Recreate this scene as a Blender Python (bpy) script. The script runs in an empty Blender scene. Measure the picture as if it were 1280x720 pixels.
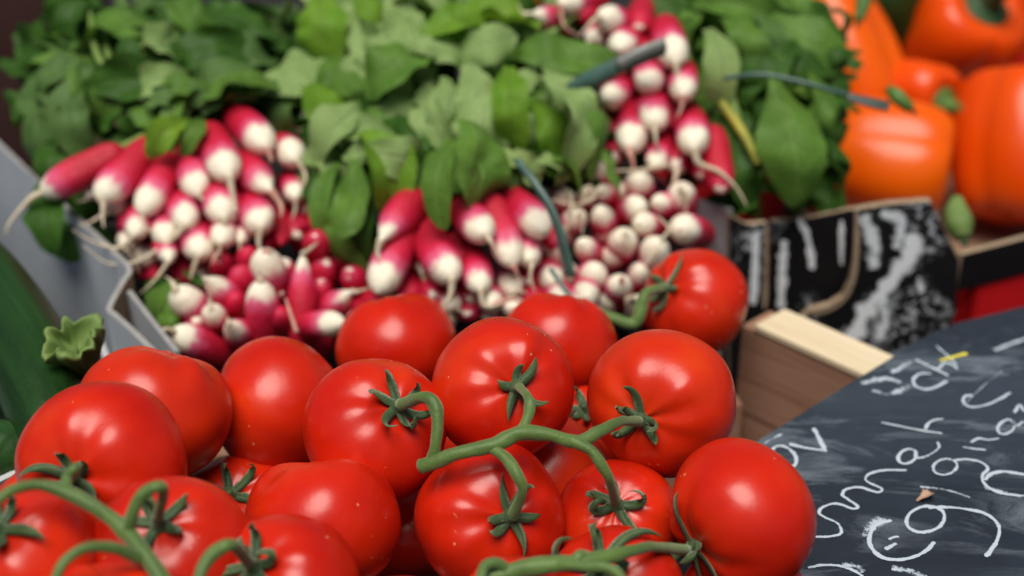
import bpy, math, random
import numpy as np
from mathutils import Vector, Matrix, noise

S = bpy.context.scene
COL = S.collection
rnd = random.Random(11)
PI = math.pi

# ------------------------------------------------------------------ camera
F = 1778.0
H = 0.56
TH = math.radians(28)
FW = Vector((0, math.cos(TH), -math.sin(TH)))
UP = Vector((0, math.sin(TH), math.cos(TH)))
RT = Vector((1, 0, 0))
CAM = Vector((0, 0, H))

def P(px, py, d):
    return CAM + d * (FW + RT * ((px - 640) / F) - UP * ((py - 360) / F))

def PZ(px, py, z):
    r = FW + RT * ((px - 640) / F) - UP * ((py - 360) / F)
    return CAM + r * ((z - H) / r.z)

def PPL(px, py, p0, n):
    r = FW + RT * ((px - 640) / F) - UP * ((py - 360) / F)
    return CAM + r * ((p0 - CAM).dot(n) / r.dot(n))

cam_d = bpy.data.cameras.new('camera')
cam = bpy.data.objects.new('camera', cam_d)
COL.objects.link(cam)
cam.location = CAM
cam.rotation_euler = (PI / 2 - TH, 0, 0)
cam_d.lens = 50
cam_d.sensor_width = 36
cam_d.clip_start = 0.01
cam_d.clip_end = 200
cam_d.dof.use_dof = True
cam_d.dof.focus_distance = 0.632
cam_d.dof.aperture_fstop = 4.8
cam_d.dof.aperture_blades = 0
S.camera = cam

# ------------------------------------------------------------------ light
w = bpy.data.worlds.new('World')
S.world = w
w.use_nodes = True
nt = w.node_tree
bg = nt.nodes['Background']
sky = nt.nodes.new('ShaderNodeTexSky')
sky.sky_type = 'NISHITA'
sky.sun_disc = False
SUN = Vector((-0.08, -0.34, 0.90)).normalized()
sky.sun_elevation = math.asin(SUN.z)
sky.sun_rotation = math.atan2(SUN.x, SUN.y)
sky.air_density = 1.0
sky.dust_density = 3.0
nt.links.new(sky.outputs[0], bg.inputs[0])
bg.inputs[1].default_value = 0.042
sl = bpy.data.lights.new('sun', 'SUN')
sl.energy = 4.2
sl.angle = math.radians(40)
sl.color = (1.0, 0.94, 0.85)
so = bpy.data.objects.new('sun', sl)
COL.objects.link(so)
so.rotation_euler = SUN.to_track_quat('Z', 'Y').to_euler()
so.location = (0, 0, 3)
S.view_settings.view_transform = 'Standard'
S.view_settings.look = 'None'
S.view_settings.exposure = 0.0
S.view_settings.gamma = 1.0
S.cycles.use_denoising = True
S.cycles.max_bounces = 8

# ------------------------------------------------------------------ materials
class NT:
    def __init__(s, name, rough=0.5):
        s.m = bpy.data.materials.new(name)
        s.m.use_nodes = True
        s.t = s.m.node_tree
        s.b = s.t.nodes['Principled BSDF']
        s.out = s.t.nodes['Material Output']
        s.b.inputs['Roughness'].default_value = rough
    def n(s, typ, **kw):
        x = s.t.nodes.new(typ)
        for k, v in kw.items():
            if k.startswith('i_'):
                x.inputs[k[2:].replace('_', ' ')].default_value = v
            else:
                setattr(x, k, v)
        return x
    def l(s, a, b):
        s.t.links.new(a, b)
    def coord(s, which='Object', scale=None):
        c = s.n('ShaderNodeTexCoord').outputs[which]
        if scale:
            m = s.n('ShaderNodeMapping')
            m.inputs['Scale'].default_value = scale
            s.l(c, m.inputs[0])
            c = m.outputs[0]
        return c
    def noise(s, c, scale, detail=4, rough=0.55, dist=0.0):
        x = s.n('ShaderNodeTexNoise')
        x.inputs['Scale'].default_value = scale
        x.inputs['Detail'].default_value = detail
        x.inputs['Roughness'].default_value = rough
        x.inputs['Distortion'].default_value = dist
        s.l(c, x.inputs['Vector'])
        return x.outputs['Fac']
    def ramp(s, f, stops, interp='LINEAR'):
        r = s.n('ShaderNodeValToRGB')
        e = r.color_ramp.elements
        r.color_ramp.interpolation = interp
        while len(e) < len(stops):
            e.new(0.5)
        for q, (p, c) in zip(e, stops):
            q.position = p
            q.color = (*c, 1) if len(c) == 3 else c
        s.l(f, r.inputs[0])
        return r.outputs[0]
    def math(s, op, a, b=None, clamp=False):
        x = s.n('ShaderNodeMath', operation=op, use_clamp=clamp)
        for i, v in enumerate((a, b)):
            if v is None:
                continue
            if isinstance(v, (int, float)):
                x.inputs[i].default_value = v
            else:
                s.l(v, x.inputs[i])
        return x.outputs[0]
    def mix(s, f, a, b, blend='MIX'):
        x = s.n('ShaderNodeMix', data_type='RGBA', blend_type=blend)
        for k, v in ((0, f), (6, a), (7, b)):
            if isinstance(v, (int, float)):
                x.inputs[k].default_value = v
            elif isinstance(v, tuple):
                x.inputs[k].default_value = (*v, 1)
            else:
                s.l(v, x.inputs[k])
        return x.outputs[2]
    def base(s, c):
        if isinstance(c, tuple):
            s.b.inputs['Base Color'].default_value = (*c, 1)
        else:
            s.l(c, s.b.inputs['Base Color'])
    def bump(s, h, strength=0.2, dist=0.001):
        x = s.n('ShaderNodeBump')
        x.inputs['Strength'].default_value = strength
        x.inputs['Distance'].default_value = dist
        s.l(h, x.inputs['Height'])
        s.l(x.outputs[0], s.b.inputs['Normal'])

def clampc(x):
    return tuple(max(0, v) for v in x)

def tomato_mat():
    M = NT('tomato_skin', 0.3)
    c = M.coord('Object')
    oi = M.n('ShaderNodeObjectInfo')
    off = M.n('ShaderNodeVectorMath', operation='ADD')
    M.l(c, off.inputs[0]); M.l(oi.outputs['Location'], off.inputs[1])
    cc = off.outputs[0]
    f = M.noise(cc, 22, 3)
    col = M.ramp(f, [(0.3, (0.44, 0.008, 0.002)), (0.55, (0.55, 0.016, 0.003)), (0.75, (0.61, 0.036, 0.004))])
    # a paler orange shoulder round the stalk
    sx = M.n('ShaderNodeSeparateXYZ'); M.l(c, sx.inputs[0])
    sh = M.math('MULTIPLY', M.math('SUBTRACT', sx.outputs[2], 0.018), 22, True)
    sh = M.math('MULTIPLY', sh, M.math('MULTIPLY', f, 0.35))
    col = M.mix(sh, col, (0.62, 0.075, 0.012))
    sp = M.n('ShaderNodeTexVoronoi'); sp.inputs['Scale'].default_value = 190
    M.l(cc, sp.inputs['Vector'])
    rare = M.math('GREATER_THAN', M.noise(cc, 70, 1), 0.66)
    dot = M.math('MULTIPLY', M.math('LESS_THAN', sp.outputs['Distance'], 0.13), rare)
    col = M.mix(M.math('MULTIPLY', dot, 0.55), col, (0.75, 0.36, 0.18))
    orng = M.math('MULTIPLY', M.math('SUBTRACT', oi.outputs['Random'], 0.55), 0.9, True)
    col = M.mix(M.math('MULTIPLY', orng, M.math('ADD', f, 0.1)), col, (0.60, 0.06, 0.006))
    scr = M.n('ShaderNodeMapping'); scr.inputs['Scale'].default_value = (1, 7, 2); scr.inputs['Rotation'].default_value = (.4, .3, .2)
    M.l(cc, scr.inputs[0])
    sk = M.math('MULTIPLY', M.math('GREATER_THAN', M.noise(scr.outputs[0], 110, 3, .7), 0.715), M.math('GREATER_THAN', M.noise(cc, 28, 1), 0.60))
    col = M.mix(M.math('MULTIPLY', sk, 0.6), col, (0.62, 0.25, 0.08))
    M.base(col)
    rr = M.math('ADD', M.math('MULTIPLY', M.noise(cc, 45, 4), 0.14), 0.22)
    M.l(rr, M.b.inputs['Roughness'])
    M.b.inputs['Specular IOR Level'].default_value = 0.40
    M.b.inputs['Subsurface Weight'].default_value = 0.05
    M.b.inputs['Subsurface Radius'].default_value = (1, 0.15, 0.05)
    M.b.inputs['Subsurface Scale'].default_value = 0.004
    h = M.math('ADD', M.noise(cc, 60, 3), M.math('MULTIPLY', M.noise(cc, 900, 2), 0.12))
    M.bump(h, 0.25, 0.0012)
    return M.m

def stem_mat(name, a, b, rough=0.55):
    M = NT(name, rough)
    c = M.coord('Object')
    f = M.noise(c, 55, 4, 0.5)
    col = M.ramp(f, [(0.3, a), (0.7, b)])
    f2 = M.noise(c, 420, 3)
    col = M.mix(M.math('MULTIPLY', M.math('GREATER_THAN', f2, 0.68), 0.4), col, (0.10, 0.10, 0.03))
    M.base(col)
    M.b.inputs['Sheen Weight'].default_value = 0.4
    M.b.inputs['Sheen Tint'].default_value = (0.7, 0.8, 0.6, 1)
    M.bump(M.math('ADD', M.noise(c, 900, 3), M.noise(c, 230, 3)), 0.45, 0.0006)
    return M.m

def radish_mat(name, lo, pink):
    M = NT(name, 0.5)
    c = M.coord('Object')
    sx = M.n('ShaderNodeSeparateXYZ'); M.l(c, sx.inputs[0])
    oi = M.n('ShaderNodeObjectInfo')
    off = M.n('ShaderNodeVectorMath', operation='ADD')
    mp = M.n('ShaderNodeMapping'); mp.inputs['Scale'].default_value = (1, 1, 1.6)
    M.l(c, mp.inputs[0]); M.l(mp.outputs[0], off.inputs[0]); M.l(oi.outputs['Location'], off.inputs[1])
    mm = M.n('ShaderNodeVectorMath', operation='ADD')
    sc = M.n('ShaderNodeVectorMath', operation='SCALE'); sc.inputs[3].default_value = 37.0
    M.l(oi.outputs['Location'], sc.inputs[0]); M.l(sc.outputs[0], mm.inputs[0]); M.l(mp.outputs[0], mm.inputs[1])
    cc = mm.outputs[0]
    n1 = M.noise(cc, 1.3, 3)
    n2 = M.noise(cc, 6.5, 4, 0.7)
    t = M.math('ADD', sx.outputs[2], M.math('MULTIPLY', M.math('SUBTRACT', n1, 0.5), 0.24))
    t = M.math('ADD', t, M.math('MULTIPLY', M.math('SUBTRACT', n2, 0.5), 0.07))
    t = M.math('ADD', t, M.math('MULTIPLY', M.math('SUBTRACT', oi.outputs['Random'], 0.5), 0.12))
    col = M.ramp(t, [(max(0, lo - 0.04), (0.86, 0.80, 0.64)), (max(0.001, lo + 0.01), (0.72, 0.42, 0.40)), (max(.002, lo + 0.05), pink), (max(.003, lo + 0.19), (0.58, 0.010, 0.055)), (lo + 0.40, (0.46, 0.005, 0.026))])
    # faint earthy rings
    st = M.n('ShaderNodeMapping'); st.inputs['Scale'].default_value = (0.6, 0.6, 9)
    M.l(cc, st.inputs[0])
    rg = M.noise(st.outputs[0], 2.2, 3)
    col = M.mix(M.math('MULTIPLY', M.math('MULTIPLY', M.math('SUBTRACT', rg, 0.55), 4, True), 0.35), col, (0.46, 0.33, 0.2), 'MULTIPLY')
    M.base(col)
    M.b.inputs['Subsurface Weight'].default_value = 0.1
    M.b.inputs['Subsurface Radius'].default_value = (1, 0.5, 0.4)
    M.b.inputs['Subsurface Scale'].default_value = 0.05
    M.bump(M.math('ADD', rg, n2), 0.25, 0.03)
    return M.m

def leaf_mat(name, top, dark, vein, trans=0.22, rough=0.48):
    M = NT(name, rough)
    uv = M.n('ShaderNodeUVMap').outputs[0]
    sx = M.n('ShaderNodeSeparateXYZ'); M.l(uv, sx.inputs[0])
    u, v = sx.outputs[0], sx.outputs[1]
    c = M.coord('Object')
    av = M.math('ABSOLUTE', M.math('SUBTRACT', v, 0.5))
    rib = M.math('SUBTRACT', 1.0, M.math('MULTIPLY', av, 26), True)
    ph = M.math('SUBTRACT', M.math('MULTIPLY', u, 9.0), M.math('MULTIPLY', av, 7.5))
    ph = M.math('ADD', ph, M.math('MULTIPLY', M.noise(c, 40, 2), 1.0))
    fr = M.math('ABSOLUTE', M.math('SUBTRACT', M.math('FRACT', ph), 0.5))
    side = M.math('SUBTRACT', 1.0, M.math('MULTIPLY', fr, 11), True)
    vor = M.n('ShaderNodeTexVoronoi', feature='DISTANCE_TO_EDGE'); vor.inputs['Scale'].default_value = 230
    M.l(c, vor.inputs['Vector'])
    net = M.math('SUBTRACT', 1.0, M.math('MULTIPLY', vor.outputs['Distance'], 9), True)
    veins = M.math('MAXIMUM', rib, M.math('MULTIPLY', side, 0.55))
    f = M.noise(c, 38, 4, 0.6)
    col = M.ramp(f, [(0.28, dark), (0.68, top)])
    yel = M.math('MULTIPLY', M.math('SUBTRACT', M.noise(c, 17, 2), 0.58), 5, True)
    col = M.mix(M.math('MULTIPLY', yel, 0.35), col, (top[0] * 1.7, top[1] * 1.25, top[2] * 0.8))
    col = M.mix(M.math('MULTIPLY', veins, 0.75), col, vein)
    col = M.mix(M.math('MULTIPLY', net, 0.10), col, vein)
    M.base(col)
    h = M.math('SUBTRACT', M.math('MULTIPLY', M.noise(c, 150, 3), 0.8), M.math('MULTIPLY', veins, 0.9))
    M.bump(h, 0.8, 0.0016)
    M.b.inputs['Specular IOR Level'].default_value = 0.2
    tr = M.n('ShaderNodeBsdfTranslucent')
    hs = M.mix(0.5, col, (top[0] * 1.6, top[1] * 1.5, top[2] * 0.5))
    M.l(hs, tr.inputs[0])
    ms = M.n('ShaderNodeMixShader'); ms.inputs[0].default_value = trans
    M.l(M.b.outputs[0], ms.inputs[1]); M.l(tr.outputs[0], ms.inputs[2])
    M.l(ms.outputs[0], M.out.inputs[0])
    return M.m

def plain(name, a, b, scale=30, rough=0.6, bump=0.2, bd=0.0008, stretch=None, spec=None):
    M = NT(name, rough)
    c = M.coord('Object', stretch)
    f = M.noise(c, scale, 5)
    M.base(M.ramp(f, [(0.3, a), (0.7, b)]))
    if bump:
        M.bump(M.noise(c, scale * 4, 4), bump, bd)
    if spec is not None:
        M.b.inputs['Specular IOR Level'].default_value = spec
    return M.m

def pepper_mat(name, a, b):
    M = NT(name, 0.28)
    M.b.inputs['Specular IOR Level'].default_value = 0.33
    c = M.coord('Object')
    f = M.noise(c, 14, 3)
    M.base(M.ramp(f, [(0.3, a), (0.7, b)]))
    M.bump(M.noise(c, 22, 2), 0.12, 0.003)
    M.b.inputs['Subsurface Weight'].default_value = 0.1
    M.b.inputs['Subsurface Radius'].default_value = (1, 0.3, 0.05)
    M.b.inputs['Subsurface Scale'].default_value = 0.01
    return M.m

def cuke_mat(name, a, b, stripe):
    M = NT(name, 0.42)
    M.b.inputs['Specular IOR Level'].default_value = 0.3
    c = M.coord('Object', (1, 1, 0.05))
    f = M.noise(c, 90, 4)
    col = M.ramp(f, [(0.35, a), (0.6, b), (0.8, stripe)])
    c2 = M.coord('Object')
    sp = M.noise(c2, 500, 2)
    col = M.mix(M.math('MULTIPLY', M.math('GREATER_THAN', sp, 0.66), 0.35), col, stripe)
    M.base(col)
    M.bump(M.noise(c2, 160, 4), 0.35, 0.001)
    return M.m

def wood_mat(name, a, b, dark):
    M = NT(name, 0.65)
    c = M.coord('Object', (1, 0.06, 1))
    f = M.noise(c, 130, 6, 0.65, 0.6)
    col = M.ramp(f, [(0.25, dark), (0.45, a), (0.75, b)])
    c2 = M.coord('Object')
    k = M.n('ShaderNodeTexVoronoi'); k.inputs['Scale'].default_value = 11
    M.l(c2, k.inputs['Vector'])
    col = M.mix(M.math('MULTIPLY', M.math('SUBTRACT', 1.0, M.math('MULTIPLY', k.outputs['Distance'], 7.5), True), 0.6), col, (dark[0] * .5, dark[1] * .45, dark[2] * .45))
    M.base(col)
    M.bump(f, 0.35, 0.001)
    return M.m

def slate_mat(name, amt=1.0):
    M = NT(name, 0.5)
    c = M.coord('Object')
    f = M.noise(c, 9, 6, 0.62, 0.8)
    base = M.ramp(f, [(0.3, (0.011, 0.016, 0.024)), (0.7, (0.024, 0.034, 0.048))])
    # rubbed out chalk: streaks along the wiping direction
    mp = M.n('ShaderNodeMapping'); mp.inputs['Scale'].default_value = (1, 3.2, 1); mp.inputs['Rotation'].default_value = (0, 0, 0.5)
    M.l(c, mp.inputs[0])
    s = M.noise(mp.outputs[0], 8, 8, 0.68, 1.4)
    sm = M.math('MULTIPLY', M.math('SUBTRACT', s, 0.50), 3.4 * amt, True)
    fine = M.noise(c, 700, 3, 0.7)
    sm = M.math('MULTIPLY', sm, M.math('ADD', fine, 0.15))
    s2 = M.noise(c, 5, 3)
    sm = M.math('MULTIPLY', sm, M.math('MULTIPLY', M.math('SUBTRACT', s2, 0.30), 3.5, True))
    col = M.mix(M.math('MULTIPLY', sm, 0.95), base, (0.42, 0.50, 0.58))
    haze = M.math('MULTIPLY', M.math('SUBTRACT', M.noise(mp.outputs[0], 3, 4, 0.6, 0.5), 0.43), 0.30 * amt, True)
    col = M.mix(haze, col, (0.22, 0.30, 0.40))
    M.base(col)
    M.bump(M.noise(c, 400, 4), 0.2, 0.0004)
    return M.m

def chalk_mat(name, colr, cover=0.5, n1=620, n2=90, ep=3.0, ea=.42):
    M = NT(name, 0.9)
    uv = M.n('ShaderNodeUVMap').outputs[0]
    sx = M.n('ShaderNodeSeparateXYZ'); M.l(uv, sx.inputs[0])
    av = M.math('MULTIPLY', M.math('ABSOLUTE', M.math('SUBTRACT', sx.outputs[1], 0.5)), 2)
    c = M.coord('Object')
    f = M.math('ADD', M.math('MULTIPLY', M.noise(c, n1, 4, 0.75), 0.8), M.math('MULTIPLY', M.noise(c, n2, 2), 0.5))
    edge = M.math('POWER', av, ep)
    a = M.math('SUBTRACT', f, M.math('MULTIPLY', edge, ea))
    a = M.math('MULTIPLY', M.math('SUBTRACT', a, 1.0 - cover - 0.12), 6.0, True)
    M.base(colr)
    M.l(a, M.b.inputs['Alpha'])
    return M.m

def print_box_mat():
    M = NT('black_printed_card', 0.42)
    c = M.coord('Object')
    f = M.noise(c, 190, 4, 0.62, 0.3)
    g = M.noise(c, 13, 2)
    # speckled white print in patches
    m = M.math('MULTIPLY', M.math('GREATER_THAN', f, 0.54), M.math('MULTIPLY', M.math('SUBTRACT', g, 0.5), 12, True))
    col = M.mix(M.math('MULTIPLY', m, 0.75), (0.006, 0.006, 0.007), (0.5, 0.54, 0.58))
    M.base(col)
    M.bump(M.noise(c, 60, 3), 0.3, 0.002)
    return M.m

MT = {}
MT['tomato'] = tomato_mat()
MT['vine'] = stem_mat('vine_green', (0.046, 0.100, 0.014), (0.092, 0.165, 0.030))
MT['calyx'] = stem_mat('calyx_green', (0.018, 0.048, 0.010), (0.055, 0.105, 0.024), 0.6)
MT['cut'] = plain('cut_stem', (0.16, 0.12, 0.06), (0.3, 0.26, 0.14), 400)
MT['radish'] = radish_mat('radish_skin', 0.18, (0.68, 0.10, 0.22))
MT['radish_w'] = radish_mat('radish_skin_white_tip', 0.19, (0.66, 0.11, 0.22))
MT['radish_r'] = radish_mat('radish_skin_red', -0.12, (0.55, 0.05, 0.12))
MT['root'] = plain('root_hair', (0.42, 0.34, 0.22), (0.62, 0.55, 0.42), 200)
MT['rootpink'] = plain('root_hair_pink', (0.42, 0.15, 0.12), (0.6, 0.36, 0.28), 200)
MT['stalk'] = plain('stalk_green', (0.10, 0.19, 0.03), (0.22, 0.32, 0.08), 90)
MT['stalk_y'] = plain('stalk_yellow', (0.20, 0.24, 0.03), (0.48, 0.40, 0.05), 60)
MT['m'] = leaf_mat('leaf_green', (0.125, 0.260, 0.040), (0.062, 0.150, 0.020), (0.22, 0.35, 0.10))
MT['p'] = leaf_mat('leaf_pale_underside', (0.265, 0.385, 0.140), (0.175, 0.285, 0.080), (0.36, 0.48, 0.22), 0.15, 0.6)
MT['y'] = leaf_mat('leaf_bright', (0.180, 0.350, 0.030), (0.105, 0.250, 0.018), (0.27, 0.43, 0.08), 0.3)
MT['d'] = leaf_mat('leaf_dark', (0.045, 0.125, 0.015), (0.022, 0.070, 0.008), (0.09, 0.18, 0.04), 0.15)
MT['g'] = leaf_mat('leaf_greyish', (0.100, 0.190, 0.050), (0.058, 0.125, 0.030), (0.15, 0.25, 0.085), 0.12, 0.55)
MT['tie'] = plain('tie_plastic', (0.035, 0.085, 0.07), (0.07, 0.14, 0.12), 60, 0.35)
MT['tie_g'] = plain('tie_plastic_grey', (0.10, 0.115, 0.105), (0.17, 0.185, 0.165), 60, 0.35)
MT['orange'] = pepper_mat('orange_pepper_skin', (0.70, 0.088, 0.001), (0.76, 0.115, 0.002))
MT['orange_r'] = pepper_mat('deep_orange_pepper_skin', (0.66, 0.056, 0.001), (0.70, 0.075, 0.002))
MT['greenpep'] = pepper_mat('green_pepper_skin', (0.010, 0.034, 0.008), (0.02, 0.06, 0.012))
MT['pepstem'] = plain('pepper_stalk', (0.05, 0.13, 0.02), (0.10, 0.20, 0.04), 60)
MT['pepstem_d'] = plain('pepper_stalk_dark', (0.012, 0.045, 0.012), (0.03, 0.08, 0.02), 60)
MT['pale'] = plain('cut_pale', (0.45, 0.45, 0.24), (0.6, 0.58, 0.36), 90)
MT['cuke'] = cuke_mat('courgette_skin', (0.006, 0.024, 0.005), (0.012, 0.045, 0.008), (0.026, 0.075, 0.014))
MT['cuke2'] = cuke_mat('cucumber_skin', (0.010, 0.036, 0.008), (0.02, 0.065, 0.014), (0.07, 0.13, 0.05))
MT['cstem'] = plain('courgette_stalk', (0.085, 0.155, 0.03), (0.17, 0.25, 0.065), 55, 0.65)
MT['greycard'] = plain('grey_coated_card', (0.36, 0.40, 0.445), (0.42, 0.46, 0.505), 16, 0.5, 0.1)
MT['brown'] = plain('brown_card', (0.20, 0.13, 0.08), (0.28, 0.185, 0.12), 40, 0.8)
MT['rim'] = plain('cut_card_edge', (0.24, 0.24, 0.235), (0.33, 0.33, 0.32), 80, 0.8)
MT['brownrim'] = plain('cut_brown_card_edge', (0.26, 0.19, 0.12), (0.36, 0.27, 0.18), 140, 0.85)
MT['blackcard'] = print_box_mat()
MT['white'] = chalk_mat('white_print', (0.72, 0.76, 0.80), 0.66, 260, 90, 1.1, .8)
MT['white2'] = chalk_mat('white_print_thin', (0.62, 0.67, 0.71), 0.46, 300, 130, 1.3, .6)
MT['red'] = plain('red_plastic', (0.58, 0.008, 0.012), (0.64, 0.012, 0.016), 20, 0.4)
MT['maroon'] = plain('maroon_plastic', (0.028, 0.007, 0.006), (0.04, 0.010, 0.008), 12, 0.8)
MT['tan'] = plain('tan_card', (0.16, 0.10, 0.06), (0.22, 0.14, 0.09), 12, 0.8)
MT['blue'] = plain('blue_plastic', (0.06, 0.10, 0.15), (0.09, 0.14, 0.2), 12, 0.5)
MT['pine'] = wood_mat('pine_end', (0.66, 0.55, 0.37), (0.74, 0.64, 0.46), (0.56, 0.43, 0.27))
MT['plank'] = wood_mat('reddish_plank', (0.31, 0.165, 0.105), (0.37, 0.21, 0.14), (0.23, 0.115, 0.07))
MT['slate'] = slate_mat('slate')
MT['slate2'] = slate_mat('slate_clean', 0.45)
MT['chalk'] = chalk_mat('chalk', (0.44, 0.52, 0.59), 0.55, 430, 60, 2.0, .5)
MT['chalkfaint'] = chalk_mat('chalk_faint', (0.42, 0.50, 0.57), 0.40, 500, 60, 1.3, .5)
MT['chalky'] = chalk_mat('chalk_yellow', (0.65, 0.58, 0.06), 0.5)
MT['cloth'] = plain('black_cloth_and_shade', (0.006, 0.006, 0.007), (0.012, 0.011, 0.012), 40, 0.9, spec=0.15)  # table cloth; its black also stands in for shade on crate floors
MT['asphalt'] = plain('asphalt', (0.018, 0.018, 0.019), (0.03, 0.029, 0.028), 60, 0.95, spec=0.1)
MT['skinbit'] = plain('dry_leaf', (0.35, 0.2, 0.13), (0.5, 0.33, 0.24), 300, 0.8)

# ------------------------------------------------------------------ object helpers
def thing(name, label, cat, loc, group=None):
    o = bpy.data.objects.new(name, None)
    o.empty_display_size = 0.02
    COL.objects.link(o)
    o.location = loc
    o['label'] = label
    o['category'] = cat
    if group:
        o['group'] = group
    o['_loc'] = tuple(loc)
    del o['_loc']
    LOC[o.name] = Vector(loc)
    return o
LOC = {}
MLOC = {}

def mesh(name, verts, faces, mat, smooth=True, uvs=None):
    me = bpy.data.meshes.new(name)
    me.from_pydata([tuple(v) for v in verts], [], faces)
    me.validate()
    mats = mat if isinstance(mat, list) else [mat]
    for m in mats:
        me.materials.append(m)
    if smooth:
        me.polygons.foreach_set('use_smooth', [True] * len(me.polygons))
    if uvs is not None:
        uvl = me.uv_layers.new(name='UVMap')
        for lp in me.loops:
            uvl.data[lp.index].uv = uvs[lp.vertex_index]
    me.update()
    return me

def part(name, geo, mat, root, smooth=True, parent=None, mats_idx=None):
    """geo in world coordinates; linked as a child of root (or of a part of it)."""
    verts, faces = geo[0], geo[1]
    uvs = geo[2] if len(geo) > 2 else None
    L = LOC[root.name] if root is not None else Vector((0, 0, 0))
    me = mesh(name, [Vector(v) - L for v in verts], faces, mat, smooth, uvs)
    if mats_idx is not None:
        for p_, i in zip(me.polygons, mats_idx):
            p_.material_index = i
    o = bpy.data.objects.new(name, me)
    COL.objects.link(o)
    if parent is not None:
        o.parent = parent
        o.matrix_parent_inverse = MLOC[parent.name].inverted()
    elif root is not None:
        o.parent = root
    return o

def join(*gs):
    V, Fc, U = [], [], []
    hasuv = all(len(g) > 2 for g in gs)
    for g in gs:
        k = len(V)
        V += list(g[0])
        Fc += [tuple(i + k for i in f) for f in g[1]]
        if hasuv:
            U += list(g[2])
    return (V, Fc, U) if hasuv else (V, Fc)

def crom(pts, n=8):
    """Catmull-Rom through the points (tuples or Vectors of any size)"""
    A = [np.array(p, float) for p in pts]
    if len(A) < 2:
        return A
    A = [2 * A[0] - A[1]] + A + [2 * A[-1] - A[-2]]
    out = []
    for i in range(1, len(A) - 2):
        for k in range(n):
            t = k / n
            a, b, c, d = A[i - 1], A[i], A[i + 1], A[i + 2]
            out.append(0.5 * ((2 * b) + (-a + c) * t + (2 * a - 5 * b + 4 * c - d) * t * t + (-a + 3 * b - 3 * c + d) * t ** 3))
    out.append(A[-2])
    return out

def tube(pts, radii, sides=10, n=6, wob=0.0, seed=0):
    q = [tuple(p) + (r,) for p, r in zip(pts, radii)]
    q = crom(q, n)
    C = [Vector(x[:3]) for x in q]
    R = [max(1e-5, float(x[3])) for x in q]
    V, Fc = [], []
    prev = None
    for i, c in enumerate(C):
        t = (C[min(i + 1, len(C) - 1)] - C[max(i - 1, 0)]).normalized()
        if prev is None:
            a = t.orthogonal().normalized()
        else:
            a = (prev - t * prev.dot(t)).normalized()
        prev = a
        b = t.cross(a)
        for s in range(sides):
            an = 2 * PI * s / sides
            rr = R[i]
            if wob:
                rr *= 1 + wob * noise.noise(c * 160 + Vector((math.cos(an) * 1.2, math.sin(an) * 1.2, seed)))
            V.append(c + (a * math.cos(an) + b * math.sin(an)) * rr)
    m = len(C)
    for i in range(m - 1):
        for s in range(sides):
            s2 = (s + 1) % sides
            Fc.append((i * sides + s, i * sides + s2, (i + 1) * sides + s2, (i + 1) * sides + s))
    V.append(C[0]); V.append(C[-1])
    for s in range(sides):
        s2 = (s + 1) % sides
        Fc.append((len(V) - 2, s2, s))
        Fc.append((len(V) - 1, (m - 1) * sides + s, (m - 1) * sides + s2))
    return V, Fc

def box(c, ax, ay, az, hx, hy, hz, bev=0.0):
    """box with a small chamfer; axes are unit vectors"""
    V, Fc = [], []
    b = min(bev, hx * .9, hy * .9, hz * .9)
    if b <= 0:
        for sx in (-1, 1):
            for sy in (-1, 1):
                for sz in (-1, 1):
                    V.append(c + ax * hx * sx + ay * hy * sy + az * hz * sz)
        Fc = [(0, 1, 3, 2), (4, 6, 7, 5), (0, 4, 5, 1), (2, 3, 7, 6), (0, 2, 6, 4), (1, 5, 7, 3)]
        return V, Fc
    import bmesh
    bm = bmesh.new()
    bmesh.ops.create_cube(bm, size=2)
    for v in bm.verts:
        v.co = Vector((v.co.x * hx, v.co.y * hy, v.co.z * hz))
    bmesh.ops.bevel(bm, geom=list(bm.edges), offset=b, segments=2, profile=0.7, affect='EDGES')
    bm.verts.index_update()
    V = [c + ax * v.co.x + ay * v.co.y + az * v.co.z for v in bm.verts]
    Fc = [tuple(v.index for v in f.verts) for f in bm.faces]
    bm.free()
    return V, Fc

def slab(outline, n, t):
    """outline: coplanar world points; extruded by t against n"""
    k = len(outline)
    V = [Vector(p) for p in outline] + [Vector(p) - n * t for p in outline]
    Fc = [tuple(range(k)), tuple(range(2 * k - 1, k - 1, -1))]
    for i in range(k):
        j = (i + 1) % k
        Fc.append((i, i + k, j + k, j))
    return V, Fc

def ribbon(pts, n, width, lift=0.0):
    """flat strip on a plane of normal n; width number or list"""
    q = crom([tuple(p) for p in pts], 8)
    C = [Vector(x) for x in q]
    V, Fc, U = [], [], []
    m = len(C)
    for i, c in enumerate(C):
        t = (C[min(i + 1, m - 1)] - C[max(i - 1, 0)]).normalized()
        s = n.cross(t).normalized()
        wv = width * (0.9 + 0.5 * noise.noise(c * 170)) / 2
        if i == 0 or i == m - 1:
            wv *= 0.65
        for k in range(3):
            V.append(c + s * wv * (k - 1) + n * lift)
            U.append((i / max(1, m - 1), k / 2))
    for i in range(m - 1):
        for k in range(2):
            Fc.append((i * 3 + k, (i + 1) * 3 + k, (i + 1) * 3 + k + 1, i * 3 + k + 1))
    return V, Fc, U

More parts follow.
